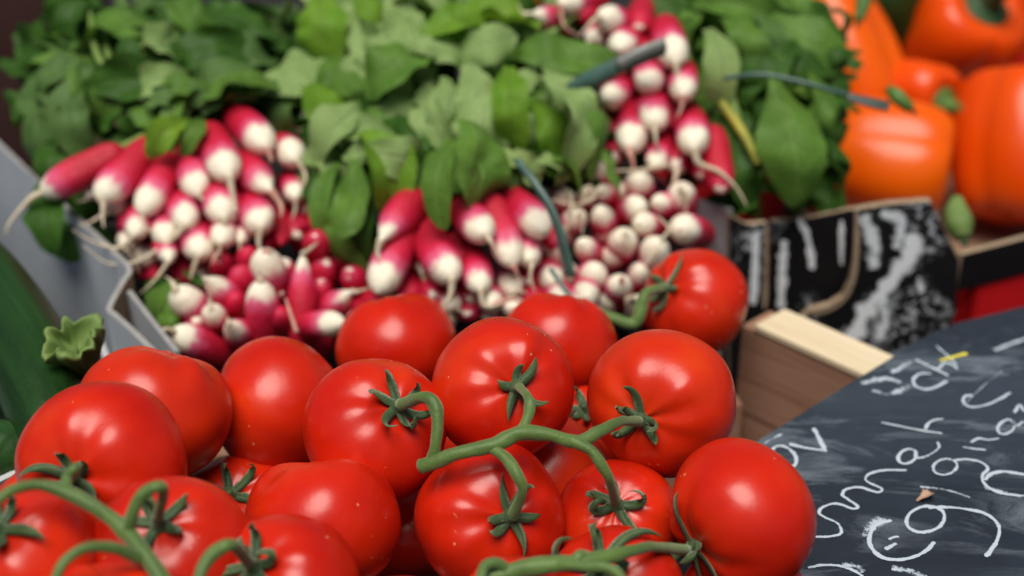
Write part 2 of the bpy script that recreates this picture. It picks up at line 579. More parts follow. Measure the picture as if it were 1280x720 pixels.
# ------------------------------------------------------------------ setting
def struct(name, geo, mat):
    o = part(name, geo, mat, None, False)
    o['kind'] = 'structure'
    return o
X, Y, Z = Vector((1, 0, 0)), Vector((0, 1, 0)), Vector((0, 0, 1))
struct('ground', ([(-40, -40, -.85), (40, -40, -.85), (40, 40, -.85), (-40, 40, -.85)], [(0, 1, 2, 3)]), MT['asphalt'])
tb = thing('stall_table', 'black cloth covered stall table under all the crates', 'table', (0, .85, -.85))
part('table_top', box(Vector((0, .85, -.0175)), X, Y, Z, 1.05, .75, .0175, .006), MT['cloth'], tb)
for sx in (-1, 1):
    for sy in (-1, 1):
        part('leg', box(Vector((sx * .97, .85 + sy * .67, -.4425)), X, Y, Z, .025, .025, .4075, .003), MT['plank'], tb, False)

# ------------------------------------------------------------------ tomatoes
def tomato_geo(Rr, flat, ribs, seed, dimple=0.10):
    nu, nv = 72, 44
    rg = random.Random(seed)
    ph = rg.random() * 6.28
    ph2 = rg.random() * 6.28
    so_ = Vector((rg.random() * 50, rg.random() * 50, rg.random() * 50))
    V, Fc = [], []
    for j in range(nv + 1):
        th = PI * j / nv
        for i in range(nu):
            f = 2 * PI * i / nu
            s, c = math.sin(th), math.cos(th)
            shoulder = math.exp(-((th - .5) / .55) ** 2)
            lob = 0.55 * math.cos(ribs * f + ph) + 0.45 * math.cos((ribs - 2) * f + ph2) + 0.25 * math.cos((ribs + 3) * f + ph2 * 2)
            r = Rr * (1 + 0.042 * shoulder * lob + 0.012 * math.cos(3 * f + ph2) * s)
            r *= 1 + 0.055 * noise.noise(Vector((s * math.cos(f), s * math.sin(f), c)) * 1.1 + so_)
            sq = (abs(s) ** 0.90) if s > 0 else 0
            z = flat * r * (abs(c) ** 1.02) * (1 if c > 0 else -1)
            z -= dimple * Rr * math.exp(-(th / (.36 + .05 * lob)) ** 2)
            z += 0.04 * Rr * math.exp(-((PI - th) / .3) ** 2)
            V.append(Vector((r * sq * math.cos(f), r * sq * math.sin(f), z)))
            if j in (0, nv):
                break
    idx = lambda j, i: 0 if j == 0 else (len(V) - 1 if j == nv else 1 + (j - 1) * nu + i % nu)
    for j in range(nv):
        for i in range(nu):
            a, b, c, d = idx(j, i), idx(j + 1, i), idx(j + 1, i + 1), idx(j, i + 1)
            if j == 0:
                Fc.append((a, b, c))
            elif j == nv - 1:
                Fc.append((a, b, d))
            else:
                Fc.append((a, b, c, d))
    return V, Fc

def frame_z(z, spin=0.0):
    z = z.normalized()
    x = z.orthogonal().normalized()
    x = Matrix.Rotation(spin, 3, z) @ x
    y = z.cross(x)
    return Matrix((x, y, z)).transposed()

def surf_z(Rr, flat, r, dimple=0.10):
    s = min(.98, (r / Rr)) ** (1 / .9)
    th = math.asin(s)
    return flat * Rr * math.cos(th) - dimple * Rr * math.exp(-(th / .36) ** 2)

def calyx_geo(Rr, flat, n, L, seed, curl=0.5):
    """n narrow pointed sepals lying on the shoulder and curling up at their ends, and the knob they grow from (local z = stalk)"""
    rg = random.Random(seed)
    gs = []
    for k in range(n):
        fi = 2 * PI * (k + rg.uniform(-.25, .25)) / n
        Lk = L * rg.uniform(.8, 1.45)
        ck = curl * rg.choice((.6, 1.3, 2.0, 2.8)) * rg.uniform(.8, 1.2)
        bend = rg.uniform(-.9, .9)
        tw = rg.uniform(-1.2, 1.2)
        V, Fc = [], []
        m = 22
        pos = Vector((0.0015 * math.cos(fi), 0.0015 * math.sin(fi), 0))
        r, lift, ang = .0018, .0006, 0.0
        st = Lk / m
        pts = []
        for i in range(m + 1):
            s = i / m
            pts.append((r, lift, fi + bend * s * s * .6))
            ang = ck * 2.6 * max(0, s - .12) ** 1.35
            r += st * math.cos(ang)
            lift += st * math.sin(ang) * 1.0
        C = []
        for (r, lf, a) in pts:
            r_ = max(r, .0005)
            C.append(Vector((r_ * math.cos(a), r_ * math.sin(a), surf_z(Rr, flat, r_) + lf + .0004)))
        for i, c in enumerate(C):
            s = i / m
            t = (C[min(i + 1, m)] - C[max(i - 1, 0)]).normalized()
            side = t.cross(Vector((0, 0, 1)))
            if side.length < 1e-4:
                side = Vector((-math.sin(fi), math.cos(fi), 0))
            side.normalize()
            side = Matrix.Rotation(tw * s * s, 3, t) @ side
            up = side.cross(t).normalized()
            wd = .0017 * (0.75 + 1.1 * s) * (1 - s) ** .8 * 1.5 + .00012
            th_ = .00035 * (1 - s) + .0001
            V += [c - side * wd + up * wd * .35, c + up * th_, c + side * wd + up * wd * .35, c - up * th_ * 1.5]
        for i in range(m):
            for q in range(4):
                q2 = (q + 1) % 4
                Fc.append((i * 4 + q, i * 4 + q2, (i + 1) * 4 + q2, (i + 1) * 4 + q))
        Fc.append((3, 2, 1, 0))
        Fc.append(tuple(m * 4 + q for q in range(4)))
        gs.append((V, Fc))
    z0 = surf_z(Rr, flat, 0)
    gs.append(tube([(0, 0, z0 - .001), (0, 0, z0 + .0012), (0, 0, z0 + .0032), (0, 0, z0 + .006)], [.0034, .0036, .0026, .0022], 12, 3, .2, seed))
    return join(*gs)

GT = 'ripe red tomatoes heaped in the wooden crate'
TOM = {}
# key: px, py, width px, depth, height/width, calyx px (or None with an axis away), calyx?, label
TL = [
    ('t1', 628, 486, 182, .652, .97, (652, 476), 1, 'red tomato whose small star calyx faces the viewer, topmost on the middle truss'),
    ('t2', 470, 536, 186, .640, .95, (514, 494), 1, 'red tomato with pale green hooked stalk above the cut end of the middle truss'),
    ('t3', 828, 503, 190, .655, .88, (782, 522), 1, 'red tomato at the end of the straight hairy stalk beside the chalkboard'),
    ('t4', 612, 648, 192, .622, .84, (648, 632), 1, 'red tomato hanging lowest under the middle truss, calyx on its upper side'),
    ('t5', 926, 644, 200, .600, .93, (838, 688), 1, 'big smooth red tomato overlapping the corner of the chalkboard'),
    ('t6', 346, 508, 172, .715, 1.1, None, 0, 'tall smooth red tomato with no stalk, between the dented one and the hooked one'),
    ('t7', 194, 516, 194, .672, .95, None, 0, 'red tomato with fine pale scratches on its side, just behind the largest one'),
    ('t8', 130, 582, 216, .600, .90, (112, 588), 1, 'largest red tomato, its curled calyx under the arching vine beside the cucumber'),
    ('t9', 494, 432, 150, .785, .86, None, 0, 'red tomato at the back of the heap against the front row of radishes'),
    ('t10', 698, 430, 152, .775, .88, None, 0, 'red tomato at the back under the hanging tie, below the white radish tips'),
    ('t11', 868, 378, 140, .840, 1.07, (814, 352), 1, 'red tomato at the very back with a bent thick stalk, beside the black box'),
    ('t12', 692, 602, 158, .702, .9, None, 0, 'shaded red tomato seen through the fork of the middle truss'),
    ('t13', 772, 652, 160, .640, .92, (764, 614), 1, 'red tomato with spidery calyx at the lowest tip of the middle truss'),
    ('t14', 768, 742, 176, .575, .9, (742, 690), 1, 'red tomato under the long spiky sepals at the bottom edge'),
    ('t15', 403, 654, 200, .607, .9, None, 0, 'smooth red tomato with no stalk, in front of the one with hooked stalk'),
    ('t16', 352, 742, 206, .548, .92, (318, 684), 1, 'red tomato by the bottom edge with an upright blurred green sepal'),
    ('t17', 212, 694, 208, .548, .88, (216, 634), 1, 'red tomato under the forked vine with a dark upright sepal on top'),
    ('t18', 30, 704, 190, .530, .92, (8, 640), 1, 'orange tinged red tomato in the bottom corner under the vine'),
    ('t19', 132, 776, 170, .500, .9, (128, 690), 0, 'red tomato just showing at the bottom edge between two forks of vine'),
    ('t20', 300, 646, 168, .70, .9, (298, 602), 1, 'deep shaded red tomato showing dry curled sepal tips in the dark gap'),
    ('t21', 508, 664, 150, .700, .9, None, 0, 'dark shaded red tomato deep in the gap under the cut vine end'),
    ('t22', 500, 800, 165, .640, .9, None, 0, 'shaded red tomato low between the two smooth front tomatoes'),
    ('t23', 640, 768, 150, .552, .85, None, 0, 'red tomato sunk under the thick lower vine at the bottom edge'),
    ('t24', 742, 548, 140, .735, .9, (724, 500), 1, 'shaded red tomato with a dark folded sepal, behind the truss fork'),
    ('t25', 65, 640, 150, .625, .9, None, 0, 'shaded red tomato tucked beneath the largest one'),
    ('t26', 560, 560, 140, .745, .9, None, 0, 'deep shaded red tomato behind the cut end of the truss'),
    ('t27', 930, 760, 170, .610, .9, None, 0, 'red tomato mostly hidden below the big smooth one on the board'),
]
for k, (key, px, py, wd, d, asp, cal, hascal, label) in enumerate(TL):
    c = P(px, py, d)
    Rr = wd * d / F / 2 * .985
    flat = 0.86 if cal else 0.88
    if cal:
        ex, ey = (cal[0] - px) / (wd / 2) * .92, -(cal[1] - py) / (wd * asp / 2) * .92
        q = ex * ex + ey * ey
        if q > .95:
            ex, ey = ex * math.sqrt(.95 / q), ey * math.sqrt(.95 / q)
            q = .95
        ax = RT * ex + UP * ey - FW * math.sqrt(1 - q)
    elif key in ('t6',):
        ax = Vector((.75, .1, -.25))
        flat = .95
    else:
        ax = Vector((rnd.uniform(-.5, .5), rnd.uniform(.3, 1), rnd.uniform(-.3, .6)))
        if key in ('t9', 't10', 't15', 't7'):
            ax = Vector((rnd.uniform(-.3, .3), .6, .9))
    ax.normalize()
    Mx = frame_z(ax, rnd.random() * 6.28)
    root = thing('tomato', label, 'tomato', c, GT)
    V, Fc = tomato_geo(Rr, flat, rnd.choice((5, 6, 7)), k * 7 + 3)
    body = bpy.data.objects.new('flesh', mesh('flesh', V, Fc, MT['tomato']))
    COL.objects.link(body)
    body.parent = root
    body.matrix_local = Mx.to_4x4()
    TOM[key] = (c, Rr, flat, ax, root, Mx)
    if hascal:
        small = key in ('t1',)
        cg = calyx_geo(Rr, flat, 6 if k % 2 else 5, {'t1': .011, 't14': .026, 't16': .019, 't5': .022, 't20': .020, 't8': .015}.get(key, .0155), k * 13 + 5, {'t1': .35, 't14': .75, 't13': .8, 't4': .5, 't20': .9, 't16': .9, 't8': .9}.get(key, .6))
        co = bpy.data.objects.new('calyx', mesh('calyx', cg[0], cg[1], MT['calyx']))
        COL.objects.link(co)
        co.parent = root
        co.matrix_local = Mx.to_4x4()

def cal_pt(key, h):
    c, Rr, flat, ax, _, _ = TOM[key]
    return c + ax * (surf_z(Rr, flat, 0) + h)

def vine(label, branches, cut=None, k=1.0):
    """branches: list of (points, radii); a point is (px,py,d) or ('tomato', height)"""
    allb = []
    for pts, rad in branches:
        q = []
        for p in pts:
            q.append(cal_pt(p[0], p[1]) if isinstance(p[0], str) else P(*p))
        rad = list(rad)
        if isinstance(pts[-1][0], str) and len(rad) > 4:
            rad[-3] *= 1.28
        allb.append((q, rad))
    root = thing('tomato_vine', label, 'vine', allb[0][0][0], 'green tomato trusses lying on the heap')
    gs = [tube(q, [x * 1.05 * k for x in r], 14, 8, .2, i) for i, (q, r) in enumerate(allb)]
    main = part('stem', gs[0], MT['vine'], root)
    for g in gs[1:]:
        part('branch', g, MT['vine'], root)
    if cut is not None:
        q, r = allb[0]
        t = (q[0] - q[1]).normalized()
        part('cut_end', tube([q[0] - t * .0004, q[0] + t * .0008, q[0] + t * .0012], [r[0] * .98, r[0] * .95, r[0] * .55], 14, 2, .2, 3), MT['cut'], root)
    return root

mm = .001
vine('middle green truss with a pale cut end, joining five tomatoes', [
    ([(527, 583, .597), (545, 577, .594), (574, 566, .592), (618, 556, .592), (652, 541, .594), (690, 545, .595), (722, 552, .597), (752, 538, .603), (776, 527, .612), ('t3', .004)],
     [3.1 * mm, 3.0 * mm, 2.7 * mm, 3.0 * mm, 3.3 * mm, 2.6 * mm, 2.7 * mm, 2.1 * mm, 2.0 * mm, 2.3 * mm]),
    ([(540, 579, .596), (545, 552, .594), (547, 528, .594), (544, 508, .596), (530, 497, .600), ('t2', .004)], [2.6 * mm, 2.3 * mm, 2.2 * mm, 2.3 * mm, 2.5 * mm, 2.6 * mm]),
    ([(648, 543, .595), (656, 530, .598), (662, 512, .602), (660, 496, .606), ('t1', .004)], [2.6 * mm, 2.0 * mm, 1.8 * mm, 1.8 * mm, 2.0 * mm]),
    ([(612, 558, .593), (632, 573, .588), (646, 593, .584), (653, 614, .585), ('t4', .004)], [2.6 * mm, 2.2 * mm, 2.0 * mm, 2.0 * mm, 2.4 * mm]),
    ([(712, 550, .596), (738, 563, .594), (752, 582, .594), (762, 601, .598), ('t13', .004)], [2.5 * mm, 2.1 * mm, 1.8 * mm, 1.9 * mm, 2.3 * mm]),
], cut=1)
vine('blurred green truss arching over the tomatoes beside the cucumber', [
    ([(215, 748, .490), (186, 700, .496), (160, 668, .502), (128, 640, .507), (88, 618, .510), (48, 606, .508), (16, 612, .503), (-6, 630, .498), (-12, 650, .49)],
     [4.0 * mm, 3.4 * mm, 3.6 * mm, 3.0 * mm, 3.2 * mm, 2.5 * mm, 2.3 * mm, 2.2 * mm, 2.2 * mm]),
    ([(160, 668, .503), (166, 640, .500), (180, 616, .500), (204, 610, .502), ('t17', .005)], [3.0 * mm, 2.5 * mm, 2.2 * mm, 2.2 * mm, 2.4 * mm]),
    ([(82, 617, .510), (84, 596, .515), (96, 584, .520), ('t8', .005)], [2.8 * mm, 2.3 * mm, 2.2 * mm, 2.4 * mm]),
    ([(176, 698, .496), (140, 685, .488), (104, 686, .482), (78, 706, .478), (66, 736, .476)], [2.8 * mm, 2.4 * mm, 2.2 * mm, 2.2 * mm, 2.2 * mm]),
], k=.80)
vine('green stalk curling over a red tomato by the bottom edge', [
    ([(246, 740, .488), (252, 712, .490), (268, 690, .494), (292, 682, .498), ('t16', .004)], [2.8 * mm, 2.5 * mm, 2.3 * mm, 2.4 * mm, 2.6 * mm]),
], k=.85)
vine('thick lower truss along the bottom edge leading to the big smooth tomato', [
    ([(566, 742, .530), (612, 722, .532), (668, 708, .533), (712, 704, .534), (768, 694, .540), (812, 684, .552), ('t5', .004)],
     [2.2 * mm, 3.2 * mm, 4.0 * mm, 3.4 * mm, 2.4 * mm, 2.3 * mm, 2.6 * mm]),
    ([(690, 706, .534), (730, 707, .527), (764, 712, .524), (786, 735, .522)], [3.0 * mm, 2.4 * mm, 2.2 * mm, 2.2 * mm]),
    ([(716, 704, .534), (728, 694, .536), ('t14', .003)], [2.8 * mm, 2.4 * mm, 2.6 * mm]),
    ([(636, 714, .533), (622, 704, .530), (606, 708, .528), (600, 728, .524)], [2.6 * mm, 2.4 * mm, 2.3 * mm, 2.2 * mm]),
], k=.85)
vine('bent green stalk of the rearmost tomato against the radish tips', [
    ([(742, 388, .800), (764, 397, .798), (792, 404, .798), (801, 384, .798), (808, 366, .800), ('t11', .003)], [3.2 * mm, 3.0 * mm, 3.2 * mm, 2.8 * mm, 2.6 * mm, 3.0 * mm]),
])

# ------------------------------------------------------------------ radishes
def radish_mesh(name, kind, mat, seed):
    prof = {
        'long': [(0, .06), (.012, .20), (.035, .40), (.08, .62), (.15, .82), (.24, .95), (.36, 1.0), (.52, .99), (.68, .95), (.80, .88), (.89, .74), (.945, .56), (.98, .36), (1.0, .14)],
        'cone': [(0, .05), (.03, .15), (.08, .30), (.15, .48), (.24, .68), (.34, .86), (.45, .97), (.58, 1.0), (.72, .97), (.83, .88), (.91, .72), (.96, .52), (.985, .34), (1.0, .14)],
    }[kind]
    rg = random.Random(seed)
    q = crom(prof, 3)
    nu = 28
    V, Fc = [], []
    so_ = Vector((seed * 3.1, seed * 1.7, 0))
    bx, by = rg.uniform(-.12, .12), rg.uniform(-.12, .12)
    for z, r in q:
        for i in range(nu):
            a = 2 * PI * i / nu
            rr = r * (1 + .07 * noise.noise(Vector((math.cos(a), math.sin(a), z * 2.2)) * 1.1 + so_))
            V.append((rr * math.cos(a) + bx * math.sin(PI * z), rr * math.sin(a) + by * math.sin(PI * z), z))
    m = len(q)
    for j in range(m - 1):
        for i in range(nu):
            i2 = (i + 1) % nu
            Fc.append((j * nu + i, j * nu + i2, (j + 1) * nu + i2, (j + 1) * nu + i))
    Fc.append(tuple(range(nu - 1, -1, -1)))
    Fc.append(tuple((m - 1) * nu + i for i in range(nu)))
    return mesh(name, V, Fc, mat)
RM = {}
for mk in ('radish', 'radish_w', 'radish_r'):
    RM[mk] = [radish_mesh('radish', kd, MT[mk], 10 * i + len(mk)) for i, kd in enumerate(('long', 'long', 'cone', 'long'))]

def bunch(label, loc, fol):
    return thing('radish_bunch', label, 'radishes', loc, 'bunches of red and white radishes')

def add_radish(root, p0, p1, wpx, d, mk='radish', tail=None, L=None, hub=None, seed=0, cone=None):
    """p0 root end, p1 crown end (pixels); the crown lies further back"""
    rg = random.Random(seed * 31 + int(p0[0]) * 7 + int(p0[1]))
    wm = wpx * d / F
    L = L or max(.044, wm * 2.2)
    A = P(p0[0], p0[1], d)
    p1 = (p0[0] + (p1[0] - p0[0]) * 1.25, p0[1] + (p1[1] - p0[1]) * 1.25)
    lat = math.hypot(p1[0] - p0[0], p1[1] - p0[1]) * d / F
    dz = math.sqrt(max(0, L * L - lat * lat)) if lat < L else 0.0
    dz = max(dz, .004)
    B = P(p1[0], p1[1], d + dz)
    # p0 marks the centre of the round white end, so the tip reaches a little beyond it
    axd = (B - A).normalized()
    A = A - axd * wm * .40
    Ln = (B - A).length + wm * .15
    i = rg.randrange(4)
    if cone is not None:
        i = 2 if cone else 0
    R3 = frame_z(axd, rg.random() * 6.28)
    R3 = R3 @ Matrix.Diagonal((wm / 2, wm / 2, Ln))
    M4 = R3.to_4x4()
    M4.translation = A - LOC[root.name]
    o = bpy.data.objects.new('radish', RM[mk][i])
    COL.objects.link(o)
    o.parent = root
    o.matrix_local = M4
    MLOC[o.name] = M4.copy()
    if tail is not False:
        if tail:
            pts = [A + axd * wm * .06] + [P(x, y, d - wm * .25 - k * .002) for k, (x, y) in enumerate(tail)]
        else:
            g = Vector((rg.uniform(-.4, .4), rg.uniform(-.2, .2), -1))
            n = rg.choice((3, 4, 5))
            pts = [A + axd * wm * .06]
            dr = -axd
            for k in range(n):
                pts.append(pts[-1] + dr.normalized() * rg.uniform(.004, .007))
                dr = dr * .6 + g * .45 + Vector((rg.uniform(-.3, .3), rg.uniform(-.3, .3), rg.uniform(-.3, .3)))
        r0 = wm * .085
        rad = [r0 * (1.25 * (1 - k / (len(pts) - 1)) ** 1.1 + .16) for k in range(len(pts))]
        t = part('taproot', tube(pts, rad, 7, 5, .15, seed), MT['root'] if rg.random() < .85 else MT['rootpink'], root, parent=o)
    if hub is not None:
        gs = []
        for k in range(3):
            s = B + Vector((rg.uniform(-1, 1), rg.uniform(-1, 1), rg.uniform(-1, 1))) * wm * .12
            e = hub + Vector((rg.uniform(-1, 1), rg.uniform(-1, 1), rg.uniform(-1, 1))) * .012
            mdl = s + axd * .012 + (e - s) * .25
            gs.append(tube([s - axd * .002, mdl, e], [.0024, .0018, .0014], 6, 5))
        part('stalk', join(*gs), MT['stalk'], root, parent=o)
    return o

# --- leaves
LEAFW = 1.0
def leaf_geo(B, T, W, N, arch=.15, fold=.25, wav=.18, lobes=.14, droop=0.0, seed=0, neck=.30, twist=0.0, curl=0.0):
    rg = random.Random(seed)
    nu, nv = 30, 14
    ax = T - B
    W = W * LEAFW
    Ln = ax.length
    t0 = ax.normalized()
    N = (N - t0 * N.dot(t0)).normalized()
    so_ = Vector((rg.random() * 90, rg.random() * 90, rg.random() * 90))
    f1, f2 = rg.uniform(8, 14), rg.uniform(20, 30)
    p1, p2, p3 = (rg.random() * 6.28 for _ in range(3))
    sway = rg.uniform(-.12, .12)
    V, Fc, U = [], [], []
    S0 = t0.cross(N).normalized()
    spine = []
    for i in range(nu + 1):
        u = i / nu
        p = B + ax * u + N * (arch * Ln * 4 * u * (1 - u)) + S0 * (sway * Ln * math.sin(PI * u)) - Vector((0, 0, 1)) * droop * Ln * u * u
        p -= N * curl * Ln * max(0, u - .62) ** 2 * 4
        spine.append(p)
    for i in range(nu + 1):
        u = i / nu
        t = (spine[min(i + 1, nu)] - spine[max(i - 1, 0)]).normalized()
        n = (N - t * N.dot(t)).normalized()
        s = t.cross(n)
        if twist:
            Rm = Matrix.Rotation(twist * (u - .3), 3, t)
            s, n = Rm @ s, Rm @ n
        if u < .55:
            k = u / .55
            pr = neck + (1 - neck) * (k * k * (3 - 2 * k))
        else:
            pr = math.sqrt(max(0, 1 - ((u - .55) / .452) ** 2.4))
        for j in range(nv + 1):
            v = 2 * j / nv - 1
            sd = 1 if v > 0 else -1
            lob = 1 + lobes * (math.sin(f1 * u + p1 * sd) + .6 * math.sin(f2 * u + p2 + sd)) * min(1, u * 2)
            hw = W / 2 * max(.03, pr * lob)
            if abs(v) > .99:
                hw *= 1 + lobes * .55 * (1 if i % 2 else -1)
            av = abs(v)
            q = spine[i] + s * (v * hw * (1 - .12 * fold * av))
            h = fold * hw * (av ** 1.5)
            h += wav * W * .17 * (av ** 2) * math.sin(f1 * 1.25 * u + p3 + 1.7 * sd) * min(1, u * 2.5)
            h += wav * W * .75 * noise.noise(Vector((u * Ln * 26, v * hw * 34, 0)) + so_)
            h += wav * W * .30 * (abs(noise.noise(Vector((u * Ln * 36, v * hw * 36, 7)) + so_)) - .2)
            h += wav * W * .18 * noise.noise(Vector((u * Ln * 80, v * hw * 80, 3)) + so_)
            V.append(q + n * h)
            U.append((u, (v + 1) / 2))
    for i in range(nu):
        for j in range(nv):
            a = i * (nv + 1) + j
            Fc.append((a, a + 1, a + nv + 2, a + nv + 1))
    return V, Fc, U

DOME = (560, 220, .03)
def lf(root, bx, by, tx, ty, wp, kind, db, dt, seed=0, **kw):
    rg = random.Random(seed * 17 + int(bx) * 3 + int(ty))
    B, T = P(bx, by, db), P(tx, ty, dt)
    N = -FW * rg.uniform(.6, 1.0) + UP * rg.uniform(-.1, .9) + RT * rg.uniform(-.55, .55)
    gx = ((bx + tx) / 2 - DOME[0]) / DOME[1]
    N += RT * gx * .8
    gd = DOME[2] * gx * gx
    B, T = P(bx, by, db + gd), P(tx, ty, dt + gd)
    d = (db + dt) / 2
    a = dict(arch=rg.uniform(.05, .32), fold=rg.uniform(-.55, .6), wav=rg.uniform(.30, .62), lobes=rg.uniform(.02, .055), seed=seed * 5 + int(bx + by * 3), twist=rg.uniform(-.7, .7), curl=rg.uniform(-.1, .6))
    a.update(kw)
    return part('leaf', leaf_geo(B, T, wp * d / F, N, **a), MT[kind], root)

def dl(py):           # depth of the leaf heap's face at a picture height
    return .875 + max(0, (260 - py)) / 260 * .125

LEAFW = 1.08
DOME = (200, 200, .02)
# ===== bunch with dull greens, roots towards the grey crate
b1 = bunch('radish bunch with long trailing root hairs over the grey crate wall, under dull dark greens', P(240, 200, .98), None)
hub1 = P(215, 150, 1.01)
def mass(root, n, x0, y0, x1, y1, f, dd, kind, seed, sz=(30, 50)):
    # the uncountable crumpled leaves deep in a bunch: one part
    rg = random.Random(seed)
    gs = []
    for i in range(n):
        x, y = rg.uniform(x0, x1), rg.uniform(y0, y1)
        gx = (x - DOME[0]) / DOME[1]
        d = f(y) + rg.uniform(*dd) + DOME[2] * gx * gx
        an = rg.uniform(0, 6.28)
        l = rg.uniform(24, 42)
        B = P(x - math.cos(an) * l, y - math.sin(an) * l * .7, d + rg.uniform(-.012, .014))
        T = P(x + math.cos(an) * l, y + math.sin(an) * l * .7, d + rg.uniform(-.012, .014))
        N = -FW * rg.uniform(.4, 1.0) + UP * rg.uniform(-.2, 1.0) + RT * rg.uniform(-.8, .8)
        gs.append(leaf_geo(B, T, rg.uniform(*sz) * d / F, N, rg.uniform(.05, .3), rg.uniform(-.6, .6), rg.uniform(.3, .6), .04, 0, seed + i, .3, rg.uniform(-.8, .8), rg.uniform(0, .6)))
    o = part('foliage', join(*gs), MT[kind], root)
    o['kind'] = 'stuff'
    return o

def fill(root, n, x0, y0, x1, y1, f, dd, kinds, seed, sz=(46, 74)):
    rg = random.Random(seed)
    for i in range(n):
        x, y = rg.uniform(x0, x1), rg.uniform(y0, y1)
        an = rg.uniform(0, 6.28)
        l = rg.uniform(38, 60)
        d = f(y) + rg.uniform(*dd)
        lf(root, x - math.cos(an) * l, y - math.sin(an) * l * .7, x + math.cos(an) * l, y + math.sin(an) * l * .7, rg.uniform(*sz), rg.choice(kinds), d + rg.uniform(-.01, .012), d, seed + i)
R1 = [
    ((66, 234), (132, 198), 43, .915, 'radish', [(40, 247), (22, 266), (10, 282), (7, 294)]),
    ((134, 238), (178, 192), 48, .905, 'radish', [(129, 256), (128, 272), (130, 285)]),
    ((114, 240), (128, 215), 30, .925, 'radish_w', [(106, 250), (95, 252)]),
    ((183, 256), (208, 210), 43, .905, 'radish', [(178, 268), (180, 283), (190, 290)]),
    ((245, 234), (236, 192), 43, .91, 'radish', [(254, 250), (263, 255)]),
    ((283, 212), (266, 172), 47, .905, 'radish_w', [(290, 240), (294, 258), (295, 264)]),
    ((328, 178), (297, 148), 45, .925, 'radish', [(338, 196), (340, 203)]),
    ((333, 232), (308, 206), 47, .905, 'radish_w', [(350, 254), (352, 266), (350, 272)]),
    ((366, 196), (352, 184), 40, .93, 'radish_w', [(379, 212), (382, 224), (377, 236)]),
    ((368, 243), (360, 225), 31, .92, 'radish_w', [(369, 262), (364, 276)]),
    ((388, 262), (378, 240), 34, .935, 'radish', None),
    ((278, 264), (275, 232), 50, .90, 'radish', [(284, 300)]),
    ((325, 276), (316, 246), 50, .90, 'radish', [(323, 302), (326, 316)]),
    ((232, 275), (226, 252), 44, .90, 'radish', [(216, 298), (195, 314), (168, 328), (134, 329), (104, 307)]),
    ((206, 295), (206, 270), 38, .90, 'radish_w', [(200, 312), (192, 320)]),
    ((170, 288), (174, 264), 36, .90, 'radish_w', [(156, 306), (140, 310), (112, 300), (90, 287)]),
    ((146, 258), (152, 236), 34, .92, 'radish', [(130, 268), (112, 278), (96, 284)]),
    ((250, 312), (250, 288), 46, .895, 'radish', [(242, 335), (238, 350)]),
    ((211, 322), (206, 303), 34, .885, 'radish', [(203, 338), (190, 354), (172, 369)]),
    ((277, 298), (281, 275), 36, .893, 'radish_w', [(274, 318)]),
    ((300, 298), (301, 275), 28, .905, 'radish_w', [(300, 315), (298, 336)]),
    ((352, 298), (356, 268), 40, .915, 'radish_r', False),
    ((160, 305), (172, 288), 34, .915, 'radish', None),
    ((372, 290), (372, 262), 36, .925, 'radish_r', False),
    ((188, 240), (196, 214), 36, .93, 'radish_r', None),
    ((262, 256), (256, 228), 38, .93, 'radish_r', None),
    ((305, 250), (300, 226), 38, .93, 'radish_r', None),
]
for x, y, mk in ((180, 322, 'radish'), (228, 345, 'radish_r'), (255, 348, 'radish'), (196, 345, 'radish_r'), (300, 330, 'radish_r'), (335, 305, 'radish_r'), (160, 280, 'radish_r'), (215, 300, 'radish_r'), (395, 282, 'radish_r')):
    R1.append(((x, y), (x + (x % 7 - 3) * 4, y - 20), 36, .918, mk, False))
for i, (a, b, wd, d, mk, tl) in enumerate(R1):
    add_radish(b1, a, b, wd, d, mk, tl, hub=hub1 if i < 9 else None, seed=i)
LV1 = [  # bx,by,tx,ty,w,kind,dd
    (95, 70, 42, 205, 82, 'g', .0), (112, 85, 106, 198, 50, 'g', -.008), (100, 78, 113, 140, 18, 'm', -.02), (118, 84, 38, 74, 34, 'm', -.012),
    (228, 72, 174, 44, 42, 'p', -.03), (232, 96, 160, 118, 44, 'p', -.02), (258, 112, 193, 140, 42, 'm', -.024), (205, 88, 318, 60, 50, 'd', -.01),
    (318, 82, 236, 116, 40, 'g', -.02), (255, 62, 222, 24, 26, 'm', -.012), (160, 90, 205, 70, 40, 'd', .01), (130, 90, 175, 150, 46, 'd', .0),
    (150, 100, 130, 150, 40, 'm', -.005), (170, 130, 215, 162, 34, 'm', -.012), (235, 125, 215, 172, 26, 'm', -.02), (240, 150, 190, 198, 34, 'y', -.024),
    (250, 150, 232, 190, 26, 'm', -.022), (255, 120, 262, 165, 30, 'm', .045), (280, 110, 300, 145, 34, 'd', .045), (120, 55, 85, 25, 50, 'd', .03),
    (170, 50, 130, 15, 46, 'd', .03), (230, 45, 190, 10, 46, 'd', .04), (290, 50, 330, 15, 52, 'd', .03), (270, 40, 260, 5, 46, 'd', .045),
    (320, 60, 350, 30, 50, 'd', .03), (330, 100, 345, 60, 50, 'd', .015), (300, 95, 345, 110, 50, 'd', .045), (60, 110, 22, 160, 60, 'd', .02),
    (90, 60, 35, 105, 56, 'g', .015), (150, 75, 165, 30, 22, 'm', .0), (200, 40, 160, 60, 40, 'd', .02), (285, 75, 245, 55, 34, 'm', .0),
    (150, 120, 180, 180, 40, 'd', .01), (185, 110, 140, 130, 36, 'g', -.006), (310, 125, 335, 165, 40, 'd', .045), (265, 85, 215, 100, 34, 'd', -.005),
    (140, 160, 165, 195, 40, 'd', .02), (90, 180, 70, 220, 50, 'd', .02), (300, 30, 250, 20, 46, 'd', .04), (345, 45, 300, 70, 44, 'd', .03), (340, 20, 352, 90, 40, 'd', .03),
]
